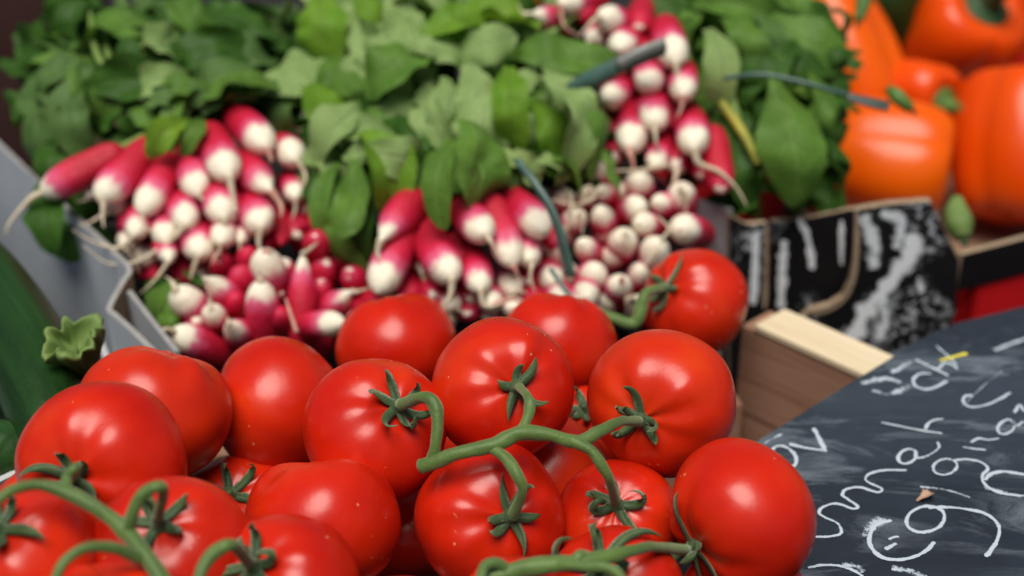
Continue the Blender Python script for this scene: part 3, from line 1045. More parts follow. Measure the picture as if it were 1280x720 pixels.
for i, (bx, by, tx, ty, wd, k, dd) in enumerate(LV1):
    d0 = dl((by + ty) / 2) + .02 + dd
    lf(b1, bx, by, tx, ty, wd, k, d0 + .012, d0, 100 + i)
fill(b1, 28, 40, 25, 340, 118, lambda y: dl(y) + .02, (-.012, .04), 'dddmmg', 1000, (36, 60))
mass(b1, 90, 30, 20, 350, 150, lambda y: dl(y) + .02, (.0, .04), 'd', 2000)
mass(b1, 40, 60, 30, 340, 140, lambda y: dl(y) + .02, (-.012, .015), 'g', 2200, (26, 42))
fill(b1, 12, 70, 200, 360, 300, lambda y: dl(y) + .04, (.03, .05), 'd', 1100)
lf(b1, 92, 238, 68, 304, 42, 'd', .935, .905, 190)
for q in ([(112, 12, 1.0), (116, 45, .985), (122, 70, .975), (132, 86, .97)], [(128, 30, 1.0), (132, 55, .985), (138, 74, .975), (150, 84, .97)], [(128, 84, .965), (160, 82, .96), (190, 86, .962)]):
    part('leaf_stalk', tube([P(*x) for x in q], [.0016, .0024, .0026, .0026][:len(q)], 8, 6), MT['stalk'], b1)

# ===== front bunch, tips up
b4 = bunch('front radish bunch standing with white tips upward, just behind the tomatoes', P(320, 400, .92), None)
R4 = [
    ((228, 372), (258, 402), 46, .862, 'radish_w', [(214, 352), (206, 345)]), ((264, 355), (300, 386), 40, .868, 'radish_w', [(256, 350)]),
    ((266, 392), (276, 410), 35, .855, 'radish_w', [(262, 376), (262, 368)]), ((290, 409), (308, 420), 40, .848, 'radish_w', [(284, 396)]),
    ((228, 421), (272, 442), 44, .842, 'radish_w', None), ((326, 366), (328, 430), 44, .855, 'radish', [(324, 344), (324, 336)]),
    ((331, 326), (342, 382), 46, .872, 'radish', [(336, 316), (340, 312)]), ((378, 330), (374, 410), 37, .868, 'radish', [(384, 314), (394, 306), (398, 302)]),
    ((433, 369), (398, 394), 38, .868, 'radish_w', [(448, 364), (462, 360)]), ((420, 404), (372, 408), 36, .846, 'radish_w', [(442, 400), (458, 392)]),
    ((405, 335), (395, 375), 42, .895, 'radish_r', False), ((425, 320), (440, 345), 40, .905, 'radish_r', False), ((355, 335), (362, 380), 38, .89, 'radish_r', False),
    ((300, 345), (310, 380), 40, .885, 'radish_r', False), ((295, 375), (300, 400), 34, .875, 'radish_r', False), ((350, 395), (352, 420), 36, .86, 'radish_r', False),
    ((245, 405), (250, 425), 38, .868, 'radish_r', False), ((400, 360), (392, 400), 40, .882, 'radish_r', False), ((410, 300), (420, 330), 36, .92, 'radish_r', False),
    ((460, 395), (440, 420), 34, .86, 'radish_r', False), ((275, 325), (280, 345), 36, .90, 'radish_r', None), ((310, 320), (312, 345), 36, .90, 'radish_r', False), ((380, 285), (385, 310), 36, .92, 'radish_r', False),
]
for x, y, mk in ((300, 425, 'radish_r'), (330, 420, 'radish'), (365, 428, 'radish_w'), (400, 424, 'radish_r'), (270, 380, 'radish_r'), (230, 400, 'radish_r'), (350, 370, 'radish_r'), (415, 380, 'radish_r'), (440, 345, 'radish_r'), (395, 300, 'radish_r')):
    R4.append(((x, y), (x + (x % 7 - 3) * 5, y + 18), 38, .885, mk, False))
for i, (a, b, wd, d, mk, tl) in enumerate(R4):
    add_radish(b4, a, b, wd, d, mk, tl, seed=40 + i)
part('root_hair', tube([P(357, 373, .842), P(363, 392, .838), P(371, 416, .834)], [.0006, .0011, .0015], 7), MT['rootpink'], b4)
for i, (bx, by, tx, ty, wd, k, d) in enumerate([(218, 346, 198, 418, 40, 'm', .87), (212, 380, 214, 425, 26, 'm', .862), (200, 345, 188, 380, 26, 'd', .88), (250, 340, 240, 352, 30, 'd', .885), (285, 370, 300, 395, 30, 'd', .88)]):
    lf(b4, bx, by, tx, ty, wd, k, d + .01, d, 300 + i)

DOME = (560, 215, .045)
# ===== middle bunch with the big bright green top
b2 = bunch('middle radish bunch under the big mop of bright crinkled leaves', P(560, 220, .95), None)
hub2 = P(585, 190, .955)
R2 = [
    ((484, 291), (520, 252), 50, .862, 'radish', [(472, 316), (478, 330)]), ((478, 352), (506, 296), 50, .858, 'radish_w', False),
    ((560, 338), (536, 292), 50, .856, 'radish', [(564, 364), (558, 378), (544, 390)]), ((602, 288), (576, 260), 47, .862, 'radish', None),
    ((637, 320), (616, 262), 43, .868, 'radish_w', [(648, 345)]), ((599, 354), (590, 320), 41, .860, 'radish', [(604, 380), (616, 383), (630, 378)]),
    ((674, 282), (640, 250), 46, .875, 'radish', False), ((662, 322), (652, 300), 37, .876, 'radish_w', None),
    ((512, 370), (520, 345), 36, .878, 'radish_r', False), ((527, 336), (524, 310), 32, .885, 'radish_w', [(534, 356), (546, 376), (560, 380)]),
    ((656, 296), (645, 285), 34, .89, 'radish_w', [(672, 302), (684, 314)]), ((614, 378), (606, 360), 36, .866, 'radish_w', [(640, 374), (655, 380)]),
    ((575, 320), (565, 300), 38, .885, 'radish_r', False), ((565, 380), (560, 365), 34, .872, 'radish', [(580, 392)]), ((545, 395), (540, 370), 34, .87, 'radish_r', False),
    ((640, 360), (630, 340), 36, .88, 'radish', [(660, 366)]), ((690, 350), (680, 330), 36, .885, 'radish', [(705, 362)]), ((470, 395), (475, 370), 36, .87, 'radish', None),
    ((505, 320), (515, 300), 36, .885, 'radish_r', False), ((660, 350), (655, 330), 36, .892, 'radish_r', False), ((580, 345), (575, 325), 36, .885, 'radish_r', False),
    ((445, 400), (455, 380), 34, .875, 'radish_r', False), ((690, 300), (680, 285), 36, .90, 'radish_r', False), ((715, 380), (700, 365), 36, .87, 'radish', None),
]
for x, y, mk in ((470, 385, 'radish_r'), (520, 388, 'radish'), (556, 398, 'radish_w'), (586, 390, 'radish_r'), (612, 398, 'radish'), (640, 386, 'radish_w'), (668, 378, 'radish_r'), (700, 372, 'radish'), (732, 372, 'radish_w'), (590, 370, 'radish_r'), (540, 366, 'radish_r')):
    R2.append(((x, y), (x + (x % 7 - 3) * 4, y - 16), 36, .878, mk, None if mk == 'radish_w' else False))
for i, (a, b, wd, d, mk, tl) in enumerate(R2):
    add_radish(b2, a, b, wd, d, mk, tl, hub=hub2 if i < 6 else None, seed=70 + i)
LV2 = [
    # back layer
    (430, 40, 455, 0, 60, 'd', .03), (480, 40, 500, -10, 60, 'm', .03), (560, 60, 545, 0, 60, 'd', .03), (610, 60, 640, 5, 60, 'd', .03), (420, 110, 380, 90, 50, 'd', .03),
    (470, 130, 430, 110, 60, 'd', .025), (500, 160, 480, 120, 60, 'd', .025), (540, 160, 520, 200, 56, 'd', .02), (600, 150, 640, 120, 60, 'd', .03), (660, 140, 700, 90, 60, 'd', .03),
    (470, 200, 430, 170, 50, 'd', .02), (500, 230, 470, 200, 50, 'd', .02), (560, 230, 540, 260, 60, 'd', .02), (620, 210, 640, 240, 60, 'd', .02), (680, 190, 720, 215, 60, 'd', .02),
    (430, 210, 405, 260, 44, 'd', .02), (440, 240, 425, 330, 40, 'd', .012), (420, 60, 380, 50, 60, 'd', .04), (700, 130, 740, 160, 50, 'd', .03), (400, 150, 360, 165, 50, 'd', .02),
    # middle layer
    (600, 15, 664, 48, 50, 'm', .0), (450, 5, 480, 28, 44, 'd', .0), (380, 42, 352, 4, 26, 'p', -.006), (372, 112, 354, 172, 48, 'g', .0), (452, 88, 402, 102, 36, 'm', -.004),
    (452, 116, 424, 134, 32, 'y', -.004), (468, 130, 458, 168, 40, 'm', -.004), (516, 148, 548, 206, 38, 'm', -.002), (455, 180, 412, 214, 30, 'm', -.004), (640, 192, 652, 240, 32, 'g', -.002),
    (668, 198, 732, 224, 34, 'm', -.004), (602, 2, 640, 30, 44, 'p', .002), (520, -5, 552, 42, 46, 'y', -.002), (430, 225, 442, 338, 36, 'm', -.002), (424, 205, 412, 312, 32, 'm', -.006),
    (664, 128, 704, 212, 42, 'y', -.012), (580, 100, 560, 60, 50, 'm', .0), (500, 110, 540, 60, 50, 'm', .0), (440, 60, 425, 20, 40, 'm', .0), (530, 120, 580, 130, 50, 'g', .0), (470, 165, 520, 175, 46, 'd', -.004),
    (640, 110, 690, 140, 50, 'm', .0), (590, 170, 550, 200, 50, 'm', -.002),
    (462, 218, 444, 322, 52, 'd', .004), (478, 205, 462, 300, 46, 'd', .004), (448, 250, 452, 345, 44, 'd', .006), (415, 190, 398, 270, 40, 'd', .01),
    # front layer
    (405, -5, 400, 84, 66, 'y', -.02), (448, 24, 482, 78, 48, 'p', -.018), (488, 0, 520, 68, 46, 'p', -.02), (548, 66, 456, 112, 66, 'm', -.03), (408, 68, 338, 118, 68, 'p', -.02),
    (558, 92, 545, 180, 48, 'p', -.028), (452, 138, 398, 196, 56, 'p', -.022), (448, 172, 492, 252, 66, 'y', -.026), (444, 200, 428, 304, 44, 'm', -.02),
    (556, -4, 580, 58, 50, 'y', -.028), (576, 66, 632, 46, 50, 'p', -.026), (590, 74, 606, 198, 72, 'p', -.036), (640, 76, 646, 200, 44, 'y', -.034), (668, 96, 728, 214, 70, 'p', -.036),
    (704, 112, 762, 205, 40, 'm', -.030), (756, 186, 774, 250, 24, 'm', -.03), (626, 72, 772, 78, 52, 'm', -.022), (578, 168, 602, 254, 84, 'm', -.028), (574, 176, 552, 278, 38, 'm', -.034),
    (508, 150, 530, 230, 42, 'd', -.012), (420, 82, 450, 112, 40, 'm', -.015), (545, 60, 500, 95, 40, 'g', -.012), (545, 150, 520, 188, 40, 'm', -.016),
]
for i, (bx, by, tx, ty, wd, k, dd) in enumerate(LV2):
    d0 = dl((by + ty) / 2) + dd
    lf(b2, bx, by, tx, ty, wd, k, d0 + .016, d0 - .004, 400 + i)
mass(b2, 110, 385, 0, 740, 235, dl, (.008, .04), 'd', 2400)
mass(b2, 55, 370, 0, 720, 225, dl, (-.014, .02), 'p', 2600)
fill(b2, 12, 400, 20, 720, 240, dl, (.015, .045), 'ddm', 1200)
fill(b2, 18, 370, 5, 700, 200, dl, (-.018, .004), 'mpypp', 1250, (44, 60))
fill(b2, 4, 460, 250, 700, 350, dl, (.05, .07), 'd', 1300)
tie2 = [(646, 200, .855), (668, 228, .846), (690, 262, .842), (704, 300, .842), (716, 346, .846)]
def strap(pts, wpx, N, twist=0.0):
    q = crom([tuple(P(*p)) for p in pts], 8)
    C = [Vector(x) for x in q]
    m = len(C)
    V, Fc = [], []
    for i, c in enumerate(C):
        t = (C[min(i + 1, m - 1)] - C[max(i - 1, 0)]).normalized()
        s = t.cross(N).normalized()
        s = Matrix.Rotation(twist * i / m, 3, t) @ s
        n = s.cross(t)
        hw = wpx * pts[0][2] / F / 2
        V += [c - s * hw + n * .0003, c + n * .0008, c + s * hw + n * .0003, c + s * hw - n * .0002, c + n * .0002, c - s * hw - n * .0002]
    for i in range(m - 1):
        for k in range(6):
            k2 = (k + 1) % 6
            Fc.append((i * 6 + k, i * 6 + k2, (i + 1) * 6 + k2, (i + 1) * 6 + k))
    Fc.append((5, 4, 3, 2, 1, 0)); Fc.append(tuple((m - 1) * 6 + k for k in range(6)))
    return V, Fc
part('tie', strap(tie2, 9, -FW, .5), MT['tie'], b2)
part('tie', strap([(672, 236, .85), (690, 268, .848), (700, 302, .849), (708, 344, .852)], 8, -FW, -.4), MT['tie_g'], b2)
part('tie', strap([(688, 336, .842), (702, 356, .838), (714, 372, .835)], 6, -FW), MT['tie'], b2)

# ===== bunch of white tips seen end-on
b3 = bunch('radish bunch seen end on, round white tips between the leaf mop and the black box', P(780, 300, .95), None)
R3L = [(720, 272, 34), (752, 268, 35), (797, 260, 36), (801, 280, 33), (779, 299, 40), (820, 309, 41), (854, 287, 43), (743, 343, 43), (776, 356, 37), (730, 307, 32), (694, 312, 36), (798, 226, 38), (852, 243, 41),
       (824, 253, 32), (741, 211, 32), (752, 240, 26), (735, 241, 28), (708, 246, 30), (768, 320, 32), (800, 340, 34), (710, 340, 36), (838, 262, 30), (772, 240, 30), (760, 290, 30), (706, 290, 30), (720, 228, 28), (830, 340, 34), (760, 375, 34), (795, 380, 34)]
for i, (x, y, wd) in enumerate(R3L):
    rg = random.Random(900 + i)
    d = .885 + (370 - y) / 170 * .06 + (.02 if i >= 18 else 0)
    an = rg.uniform(.3, 2.6)
    add_radish(b3, (x, y), (x + 24 * math.cos(an), y + 24 * math.sin(an)), wd, d, 'radish' if i in (11, 12, 20) or i % 3 == 1 else 'radish_w', None if i % 4 == 0 else ([(x + rg.uniform(-2, 2), y + 3), (x + rg.uniform(-5, 5), y + 9)] if i % 3 == 0 else False), L=.046, seed=200 + i, cone=False)
for q in ([(806, 330), (816, 318), (824, 312)], [(690, 250), (720, 256), (745, 246)], [(760, 214), (800, 212), (836, 206)], [(700, 228), (715, 250), (712, 268)], [(822, 270), (836, 286), (826, 300)]):
    part('root_hair', tube([P(x, y, .878 + (360 - y) / 170 * .06) for x, y in q], [.0006, .0009, .0012], 7), MT['root'], b3)

DOME = (940, 170, .02)
# ===== upper bunch, leaves fall beside the peppers
b5 = bunch('upper radish bunch whose smooth paddle leaves hang beside the orange peppers', P(840, 120, 1.02), None)
hub5 = P(880, 60, 1.06)
R5 = [
    ((672, 20), (702, 28), 34, .985, 'radish', [(652, 16), (648, 4)]), ((758, 22), (786, 32), 37, .975, 'radish', [(744, 24), (732, 36), (722, 46)]),
    ((708, 4), (745, 2), 36, .99, 'radish', [(702, 18), (706, 34), (726, 46)]), ((776, 58), (792, 46), 39, .968, 'radish_w', False), ((742, 48), (752, 40), 30, .985, 'radish_w', None),
    ((843, 70), (833, 38), 46, .955, 'radish', [(846, 96), (845, 106)]), ((812, 102), (808, 84), 42, .955, 'radish_w', False), ((854, 114), (855, 92), 40, .948, 'radish', [(852, 134), (846, 148)]),
    ((765, 121), (782, 110), 40, .962, 'radish', False), ((818, 150), (820, 124), 44, .945, 'radish', None), ((788, 178), (791, 142), 42, .945, 'radish', None),
    ((866, 178), (861, 150), 46, .935, 'radish', [(874, 204), (898, 214), (920, 234), (934, 258)]), ((820, 202), (828, 178), 33, .94, 'radish_w', [(804, 216), (780, 222)]),
    ((902, 228), (894, 176), 40, .935, 'radish_r', False), ((690, 40), (715, 42), 34, 1.0, 'radish_r', False), ((730, 18), (750, 20), 34, 1.0, 'radish_r', False), ((800, 70), (806, 50), 36, .985, 'radish_r', False),
    ((790, 150), (792, 130), 36, .975, 'radish_r', False), ((840, 150), (842, 120), 40, .97, 'radish_r', False), ((846, 205), (846, 178), 40, .955, 'radish_r', None), ((770, 160), (772, 140), 36, .975, 'radish_r', False),
    ((765, 195), (768, 175), 36, .965, 'radish_r', None), ((880, 215), (878, 190), 36, .95, 'radish_r', False), ((800, 30), (804, 10), 36, .99, 'radish_r', False),
]
for i, (a, b, wd, d, mk, tl) in enumerate(R5):
    add_radish(b5, a, b, wd, d, mk, tl, hub=hub5 if i in (5, 7, 11) else None, seed=130 + i)
LV5 = [
    (962, 92, 1002, 250, 76, 'm', -.03, dict(wav=.2, lobes=.03, fold=-.4, twist=.35, arch=.16, curl=.3, neck=.12)), (955, 18, 1060, 78, 66, 'm', -.01, dict(wav=.1, lobes=.03)),
    (1004, 78, 1032, 176, 50, 'm', -.01, dict(wav=.1, lobes=.05)), (1022, 158, 1052, 260, 50, 'd', .0, {}), (884, 38, 896, 140, 42, 'p', -.02, dict(wav=.1)), (900, 18, 948, 104, 40, 'm', -.016, {}),
    (934, 58, 988, 115, 38, 'm', -.02, {}), (938, 10, 990, 74, 40, 'g', -.016, {}), (918, 150, 942, 256, 46, 'd', .0, {}), (860, 8, 965, 20, 44, 'm', .0, {}), (798, -4, 868, 46, 44, 'd', .0, {}),
    (870, 20, 830, -8, 44, 'd', .02, {}), (920, 40, 960, -5, 50, 'd', .02, {}), (900, 90, 930, 170, 50, 'd', .01, {}), (985, 120, 1040, 215, 60, 'd', .02, {}), (960, 190, 980, 255, 50, 'd', .02, {}),
    (870, 60, 905, 110, 40, 'd', .01, {}), (930, 100, 955, 180, 40, 'd', .0, {}), (1000, 50, 1045, 120, 56, 'd', .02, {}), (905, 190, 925, 250, 44, 'd', .02, {}), (820, 10, 790, 40, 34, 'd', .02, {}), (880, 130, 915, 215, 40, 'd', .02, {}),
    (1030, 190, 1000, 255, 40, 'd', .02, {}), (880, -10, 920, 20, 44, 'm', .0, {}), (950, 220, 900, 262, 40, 'd', .015, {}),
]
for i, (bx, by, tx, ty, wd, k, dd, kw) in enumerate(LV5):
    d0 = .955 + max(0, (240 - (by + ty) / 2)) / 240 * .06 + dd
    lf(b5, bx, by, tx, ty, wd, k, d0 + .016, d0, 600 + i, **kw)
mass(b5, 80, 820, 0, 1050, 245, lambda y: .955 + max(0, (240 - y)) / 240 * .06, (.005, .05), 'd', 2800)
mass(b5, 30, 850, 0, 1030, 200, lambda y: .955 + max(0, (240 - y)) / 240 * .06, (-.005, .03), 'm', 3000, (26, 42))
fill(b5, 22, 830, 10, 1040, 240, lambda y: .955 + max(0, (240 - y)) / 240 * .06, (-.005, .05), 'ddmm', 1400, (34, 56))
fill(b5, 8, 680, 20, 860, 220, lambda y: .955 + max(0, (240 - y)) / 240 * .06, (.06, .08), 'd', 1500)
part('leaf_stalk', tube([P(902, 128, .97), P(918, 150, .962), P(934, 176, .955), (P(948, 205, .952))], [.0028, .0034, .0032, .0024], 9, 6), MT['stalk_y'], b5)
part('leaf_stalk', tube([P(905, 60, .985), P(912, 110, .975), P(922, 150, .97), (P(930, 200, .968))], [.0022, .003, .003, .002], 9, 6), MT['stalk'], b5)
part('tie', strap([(712, 114, .945), (736, 100, .932), (768, 84, .925), (800, 70, .922), (830, 58, .925)], 21, -FW, .3), MT['tie'], b5)
part('tie', strap([(772, 80, .921), (800, 66, .9195), (832, 54, .922)], 16, -FW, .3), MT['tie_g'], b5)
part('tie', strap([(905, 98, .945), (950, 93, .935), (1000, 102, .93), (1050, 116, .93), (1112, 130, .94)], 6, -FW, .4), MT['tie'], b5)
part('tie', strap([(1060, 122, .929), (1085, 130, .932), (1110, 136, .938)], 8, -FW, .4), MT['tie_g'], b5)

# ------------------------------------------------------------------ grey card crate holding the radishes
def wall_strip(plan, z0, z1, t, inner_left=True):
    """upright card wall along a plan polyline (x,y); returns outer, inner and rim as one mesh with material slots 0,1,2"""
    q = [Vector((p[0], p[1], 0)) for p in plan]
    V, Fc, I = [], [], []
    m = len(q)
    for i, c in enumerate(q):
        tv = (q[min(i + 1, m - 1)] - q[max(i - 1, 0)]).normalized()
        s = Vector((-tv.y, tv.x, 0)) * (1 if inner_left else -1)
        zt = z1[i] if isinstance(z1, list) else z1
        for a in (c, c + s * t):
            V.append(Vector((a.x, a.y, z0)))
            V.append(Vector((a.x, a.y, zt)))
    for i in range(m - 1):
        a, b = i * 4, (i + 1) * 4
        Fc += [(a, b, b + 1, a + 1), (a + 2, a + 3, b + 3, b + 2), (a + 1, b + 1, b + 3, a + 3), (a, a + 2, b + 2, b)]
        I += [0, 1, 2, 2]
    Fc += [(0, 1, 3, 2), ((m - 1) * 4, (m - 1) * 4 + 2, (m - 1) * 4 + 3, (m - 1) * 4 + 1)]
    I += [2, 2]
    return V, Fc, I

def xy(px, py, z):
    p = PZ(px, py, z)
    return (p.x, p.y)
zc = .162
A_, B_, B2_, C_, D_ = xy(-90, 98, zc), xy(140, 316, zc), xy(158, 336, zc), xy(133, 384, zc), xy(205, 456, zc)
plan = crom([A_, xy(40, 222, zc), xy(110, 288, zc), B_, B2_, xy(150, 352, zc), C_, xy(140, 394, zc), xy(160, 412, zc), D_], 6)
gc = thing('cardboard_crate', 'grey coated cardboard crate with an S-curved corner, full of radish bunches', 'crate', (-.05, .95, 0))
g = wall_strip(plan, .0, zc, .0034, True)
# polyline runs from back corner to front: inside is on its left-hand side when walking forward
part('side_wall', g[:2], [MT['greycard'], MT['brown'], MT['rim']], gc, False, mats_idx=g[2])
g = wall_strip([xy(158, 364, zc - .004), xy(205, 424, zc - .004), xy(218, 440, zc - .004)], .01, zc - .004, .003, True)
part('inner_ply', g[:2], [MT['greycard'], MT['brown'], MT['rim']], gc, False, mats_idx=g[2])
q1 = PZ(868, 250, .158); q2 = PZ(912, 264, .158)
g = wall_strip([(q1.x - .05, q1.y + .06), (q1.x, q1.y), (q2.x, q2.y)], .0, .158, .0045, True)
MT['lilac'] = plain('lilac_grey_card', (0.27, 0.24, 0.26), (0.33, 0.30, 0.32), 16, 0.6)
part('end_flap', g[:2], [MT['lilac'], MT['lilac'], MT['rim']], gc, False, mats_idx=g[2])
dvec = Vector((D_[0], D_[1], 0)); pa = Vector((A_[0], A_[1], 0))
fl = [dvec + Vector((.02, .02, .03)), Vector((.08, .80, .03)), Vector((q1.x - .01, q1.y + .01, .03)), Vector((.16, 1.3, .03)), Vector((-.40, 1.3, .03)), pa + Vector((.02, 0, .03))]
part('shade_floor', slab(fl, Z, .004), MT['cloth'], gc, False)  # added black sheet, its colour stands in for shade beneath the radishes
g = wall_strip([(-.46, 1.302), (.17, 1.302)], .0, .06, .0045, False)
part('back_wall', g[:2], [MT['greycard'], MT['brown'], MT['rim']], gc, False, mats_idx=g[2])

# ------------------------------------------------------------------ wooden crate of the tomatoes
U_ = Vector((.728, .685, 0)); V_ = Vector((.685, -.728, 0))
Q0 = PZ(943, 406, .136)
wc = thing('wooden_crate', 'pine fruit crate with pale planed rim, holding the tomatoes', 'crate', (Q0.x, Q0.y, 0))
ln = .46
def wbox(o, a0, a1, u0, u1, z0, z1, bev=.0008):
    c = Vector((Q0.x, Q0.y, 0)) + V_ * ((a0 + a1) / 2) + U_ * ((u0 + u1) / 2) + Z * ((z0 + z1) / 2)
    return box(c, U_, V_, Z, (u1 - u0) / 2, (a1 - a0) / 2, (z1 - z0) / 2, bev)
def local_part(name, c, ax, ay, az, hx, hy, hz, mat, root, bev=.0008):
    """box in its own frame, so wood grain runs along its local y"""
    V, Fc = box(Vector((0, 0, 0)), X, Y, Z, hx, hy, hz, bev)
    me = mesh(name, V, Fc, mat, False)
    o = bpy.data.objects.new(name, me)
    COL.objects.link(o)
    o.parent = root
    R3 = Matrix((ax, ay, az)).transposed().to_4x4()
    R3.translation = c - LOC[root.name]
    o.matrix_local = R3
    return o
def wpart(name, a0, a1, u0, u1, z0, z1, mat, bev=.0008):
    c = Vector((Q0.x, Q0.y, 0)) + V_ * ((a0 + a1) / 2) + U_ * ((u0 + u1) / 2) + Z * ((z0 + z1) / 2)
    return local_part(name, c, U_, V_, Z, (u1 - u0) / 2, (a1 - a0) / 2, (z1 - z0) / 2, mat, wc, bev)
wpart('rim_rail', .0, ln, .0, .030, .132, .136, MT['pine'])
wpart('wall_board', -.010, ln, 0.001, .029, .071, .1312, MT['plank'], .0012)
wpart('wall_board', -.010, ln, .0016, .029, .004, .0700, MT['plank'], .0012)
bp = Vector((Q0.x, Q0.y, 0))
wl = Vector((-.985, -.17, 0)); wn = Vector((-.17, .985, 0))
c0 = bp + wl * .235 + Z * .045
local_part('wall_board', c0, wn, wl, Z, .006, .23, .038, MT['plank'], wc)
c1 = bp + wl * .47 + Vector((.0, -.24, .045))
local_part('wall_board', c1, X, Y, Z, .006, .235, .038, MT['plank'], wc)
fp = [bp + Vector((-.01, -.02, .008)), bp + wl * .46 + Vector((0, -.01, .008)), bp + wl * .46 + Vector((0, -.46, .008)), bp + V_ * .40 + Vector((-.02, -.05, .008))]
part('crate_floor', slab(fp[::-1], Z, .004), MT['cloth'], wc, False)  # black instead of wood: shade between the tomatoes put into the floor colour
local_part('wall_board', (fp[2] + fp[3]) / 2 + Vector((0, -.004, .037)), Vector((0, 1, 0)), X, Vector((0, 0, 1)), .006, abs(fp[3].x - fp[2].x) / 2, .038, MT['plank'], wc)

# ------------------------------------------------------------------ chalkboard
zb = .148
P1, P2 = PZ(945, 551, zb), PZ(1171, 411, zb)
ub = (P2 - P1).normalized()
vb = Vector((math.cos(math.radians(-42)), math.sin(math.radians(-42)), 0))
cA = P1 - ub * .078
outl = [P2, cA, cA + vb * .34, P2 + vb * .34]
bo = thing('chalkboard', 'slate price board covered in white chalk handwriting, lying on the crate rim', 'board', (P2.x, P2.y, zb - .007))
import bmesh
def bev_slab(outline, t, bev):
    V, Fc = slab(outline, Z, t)
    bm = bmesh.new()
    vs = [bm.verts.new(v) for v in V]
    for f in Fc:
        bm.faces.new([vs[i] for i in f])
    bmesh.ops.recalc_face_normals(bm, faces=bm.faces)
    bmesh.ops.bevel(bm, geom=list(bm.edges), offset=bev, segments=2, affect='EDGES', profile=.6)
    bm.verts.index_update()
    r = [v.co.copy() for v in bm.verts], [tuple(v.index for v in f.verts) for f in bm.faces]
    bm.free()
    return r
part('slate', bev_slab(outl, .007, .0012), MT['slate'], bo, False)
ZK = [0]
def zz(pts, sx=2.249, ox=830, oy=400):
    return [(ox + a / sx, oy + b / sx) for a, b in pts]
def loop(cx, cy, rx, ry, a0=0, a1=360, n=10, rot=0):
    o = []
    for k in range(n + 1):
        a = math.radians(a0 + (a1 - a0) * k / n)
        x, y = rx * math.cos(a), ry * math.sin(a)
        r = math.radians(rot)
        o.append((cx + x * math.cos(r) - y * math.sin(r), cy + x * math.sin(r) + y * math.cos(r)))
    return o
def write(strokes, mat, wpx=6.5):
    gs = []
    for s in strokes:
        wv = wpx
        if isinstance(s, tuple):
            s, wv = s
        ZK[0] += 1
        pts = [PZ(x, y, zb) for x, y in zz(s)]
        gs.append(ribbon(pts, Z, wv * .66 / F, .00025 + .00004 * (ZK[0] % 9)))
    return part('chalk_writing', join(*gs), MT[mat], bo)
write([(loop(338, 385, 38, 26, -90, 270, 12, 35), 8.5), ([(352, 350), (395, 360), (450, 368)], 9.5), ([(455, 372), (438, 338), (420, 305)], 10)], 'chalk', 9)
write([[(425, 612), (470, 610), (498, 600), (488, 574), (455, 558), (436, 545), (446, 528), (485, 518), (530, 532), (545, 526), (520, 508), (502, 494), (512, 478), (550, 472), (600, 486), (612, 476), (582, 462), (566, 450), (578, 434), (620, 424), (682, 424)],
       loop(684, 385, 27, 19, -30, 325, 12, -25), [(708, 370), (708, 388), (728, 388), (755, 376), (773, 360), (769, 345)],
       [(610, 290), (660, 300), (720, 312), (782, 321)], [(735, 310), (742, 294), (760, 284), (785, 280)]], 'chalk', 6)
write([([(868, 212), (846, 216), (842, 232), (862, 245), (905, 240), (945, 222), (974, 205)], 7.5)], 'chalk', 7)
write([([(952, 144), (905, 180), (838, 244)], 3)], 'chalkfaint', 3)
write([([(752, 152), (722, 152), (702, 166), (706, 186), (735, 196), (768, 188), (795, 172)], 9), ([(706, 112), (748, 132), (800, 158)], 8), ([(770, 140), (790, 122), (812, 128), (826, 140)], 8), ([(765, 74), (790, 96), (822, 126)], 6)], 'chalk', 8)
write([([(775, 116), (812, 106), (852, 95)], 8)], 'chalky', 8)
write([loop(790, 415, 34, 22, -40, 310, 12, -10), ([(812, 398), (850, 394), (890, 402), (910, 420), (895, 440), (900, 462), (930, 484), (975, 494), (1030, 498)], 7), [(840, 358), (872, 363), (905, 366)], [(862, 345), (885, 334), (912, 338), (942, 334)],
       loop(962, 302, 26, 18, -20, 320, 10, -30) + [(992, 298), (1010, 286)], [(985, 262), (1000, 240), (1014, 258), (1035, 240)]], 'chalk', 6)
write([([(902, 452), (918, 436), (950, 428), (990, 432), (1035, 442)], 10)], 'chalk', 10)
write([(loop(735, 562, 54, 36, -50, 310, 14, -12), 8), ([(742, 530), (790, 528), (850, 534), (905, 548), (940, 580), (936, 622), (905, 668)], 8.5)], 'chalk', 8)
write([([(640, 566), (604, 574), (582, 598), (578, 630), (600, 662), (640, 676), (690, 672), (735, 652), (760, 626)], 8), ([(622, 648), (636, 640), (652, 630)], 9), ([(632, 618), (645, 612), (660, 610)], 6)], 'chalk', 8)
write([([(405, 698), (445, 690), (490, 692), (530, 704), (560, 722)], 7)], 'chalk', 7)
for sm, wv in (([(560, 610), (580, 585), (622, 560)], 26), ([(720, 470), (790, 478), (860, 500)], 10), ([(585, 200), (635, 210), (690, 185)], 22), ([(555, 180), (620, 165), (665, 178)], 26), ([(280, 350), (300, 338), (332, 322)], 9), ([(500, 690), (540, 694), (560, 712)], 22), ([(640, 700), (700, 712), (760, 735)], 24), ([(900, 470), (950, 485), (1010, 498)], 16), ([(640, 150), (670, 132), (695, 116)], 20)):
    ZK[0] += 1
    part('chalk_smudge', ribbon([PZ(x, y, zb) for x, y in zz(sm)], Z, wv * .8 / F, .00022 + .00003 * (ZK[0] % 9)), MT['chalkfaint'], bo)
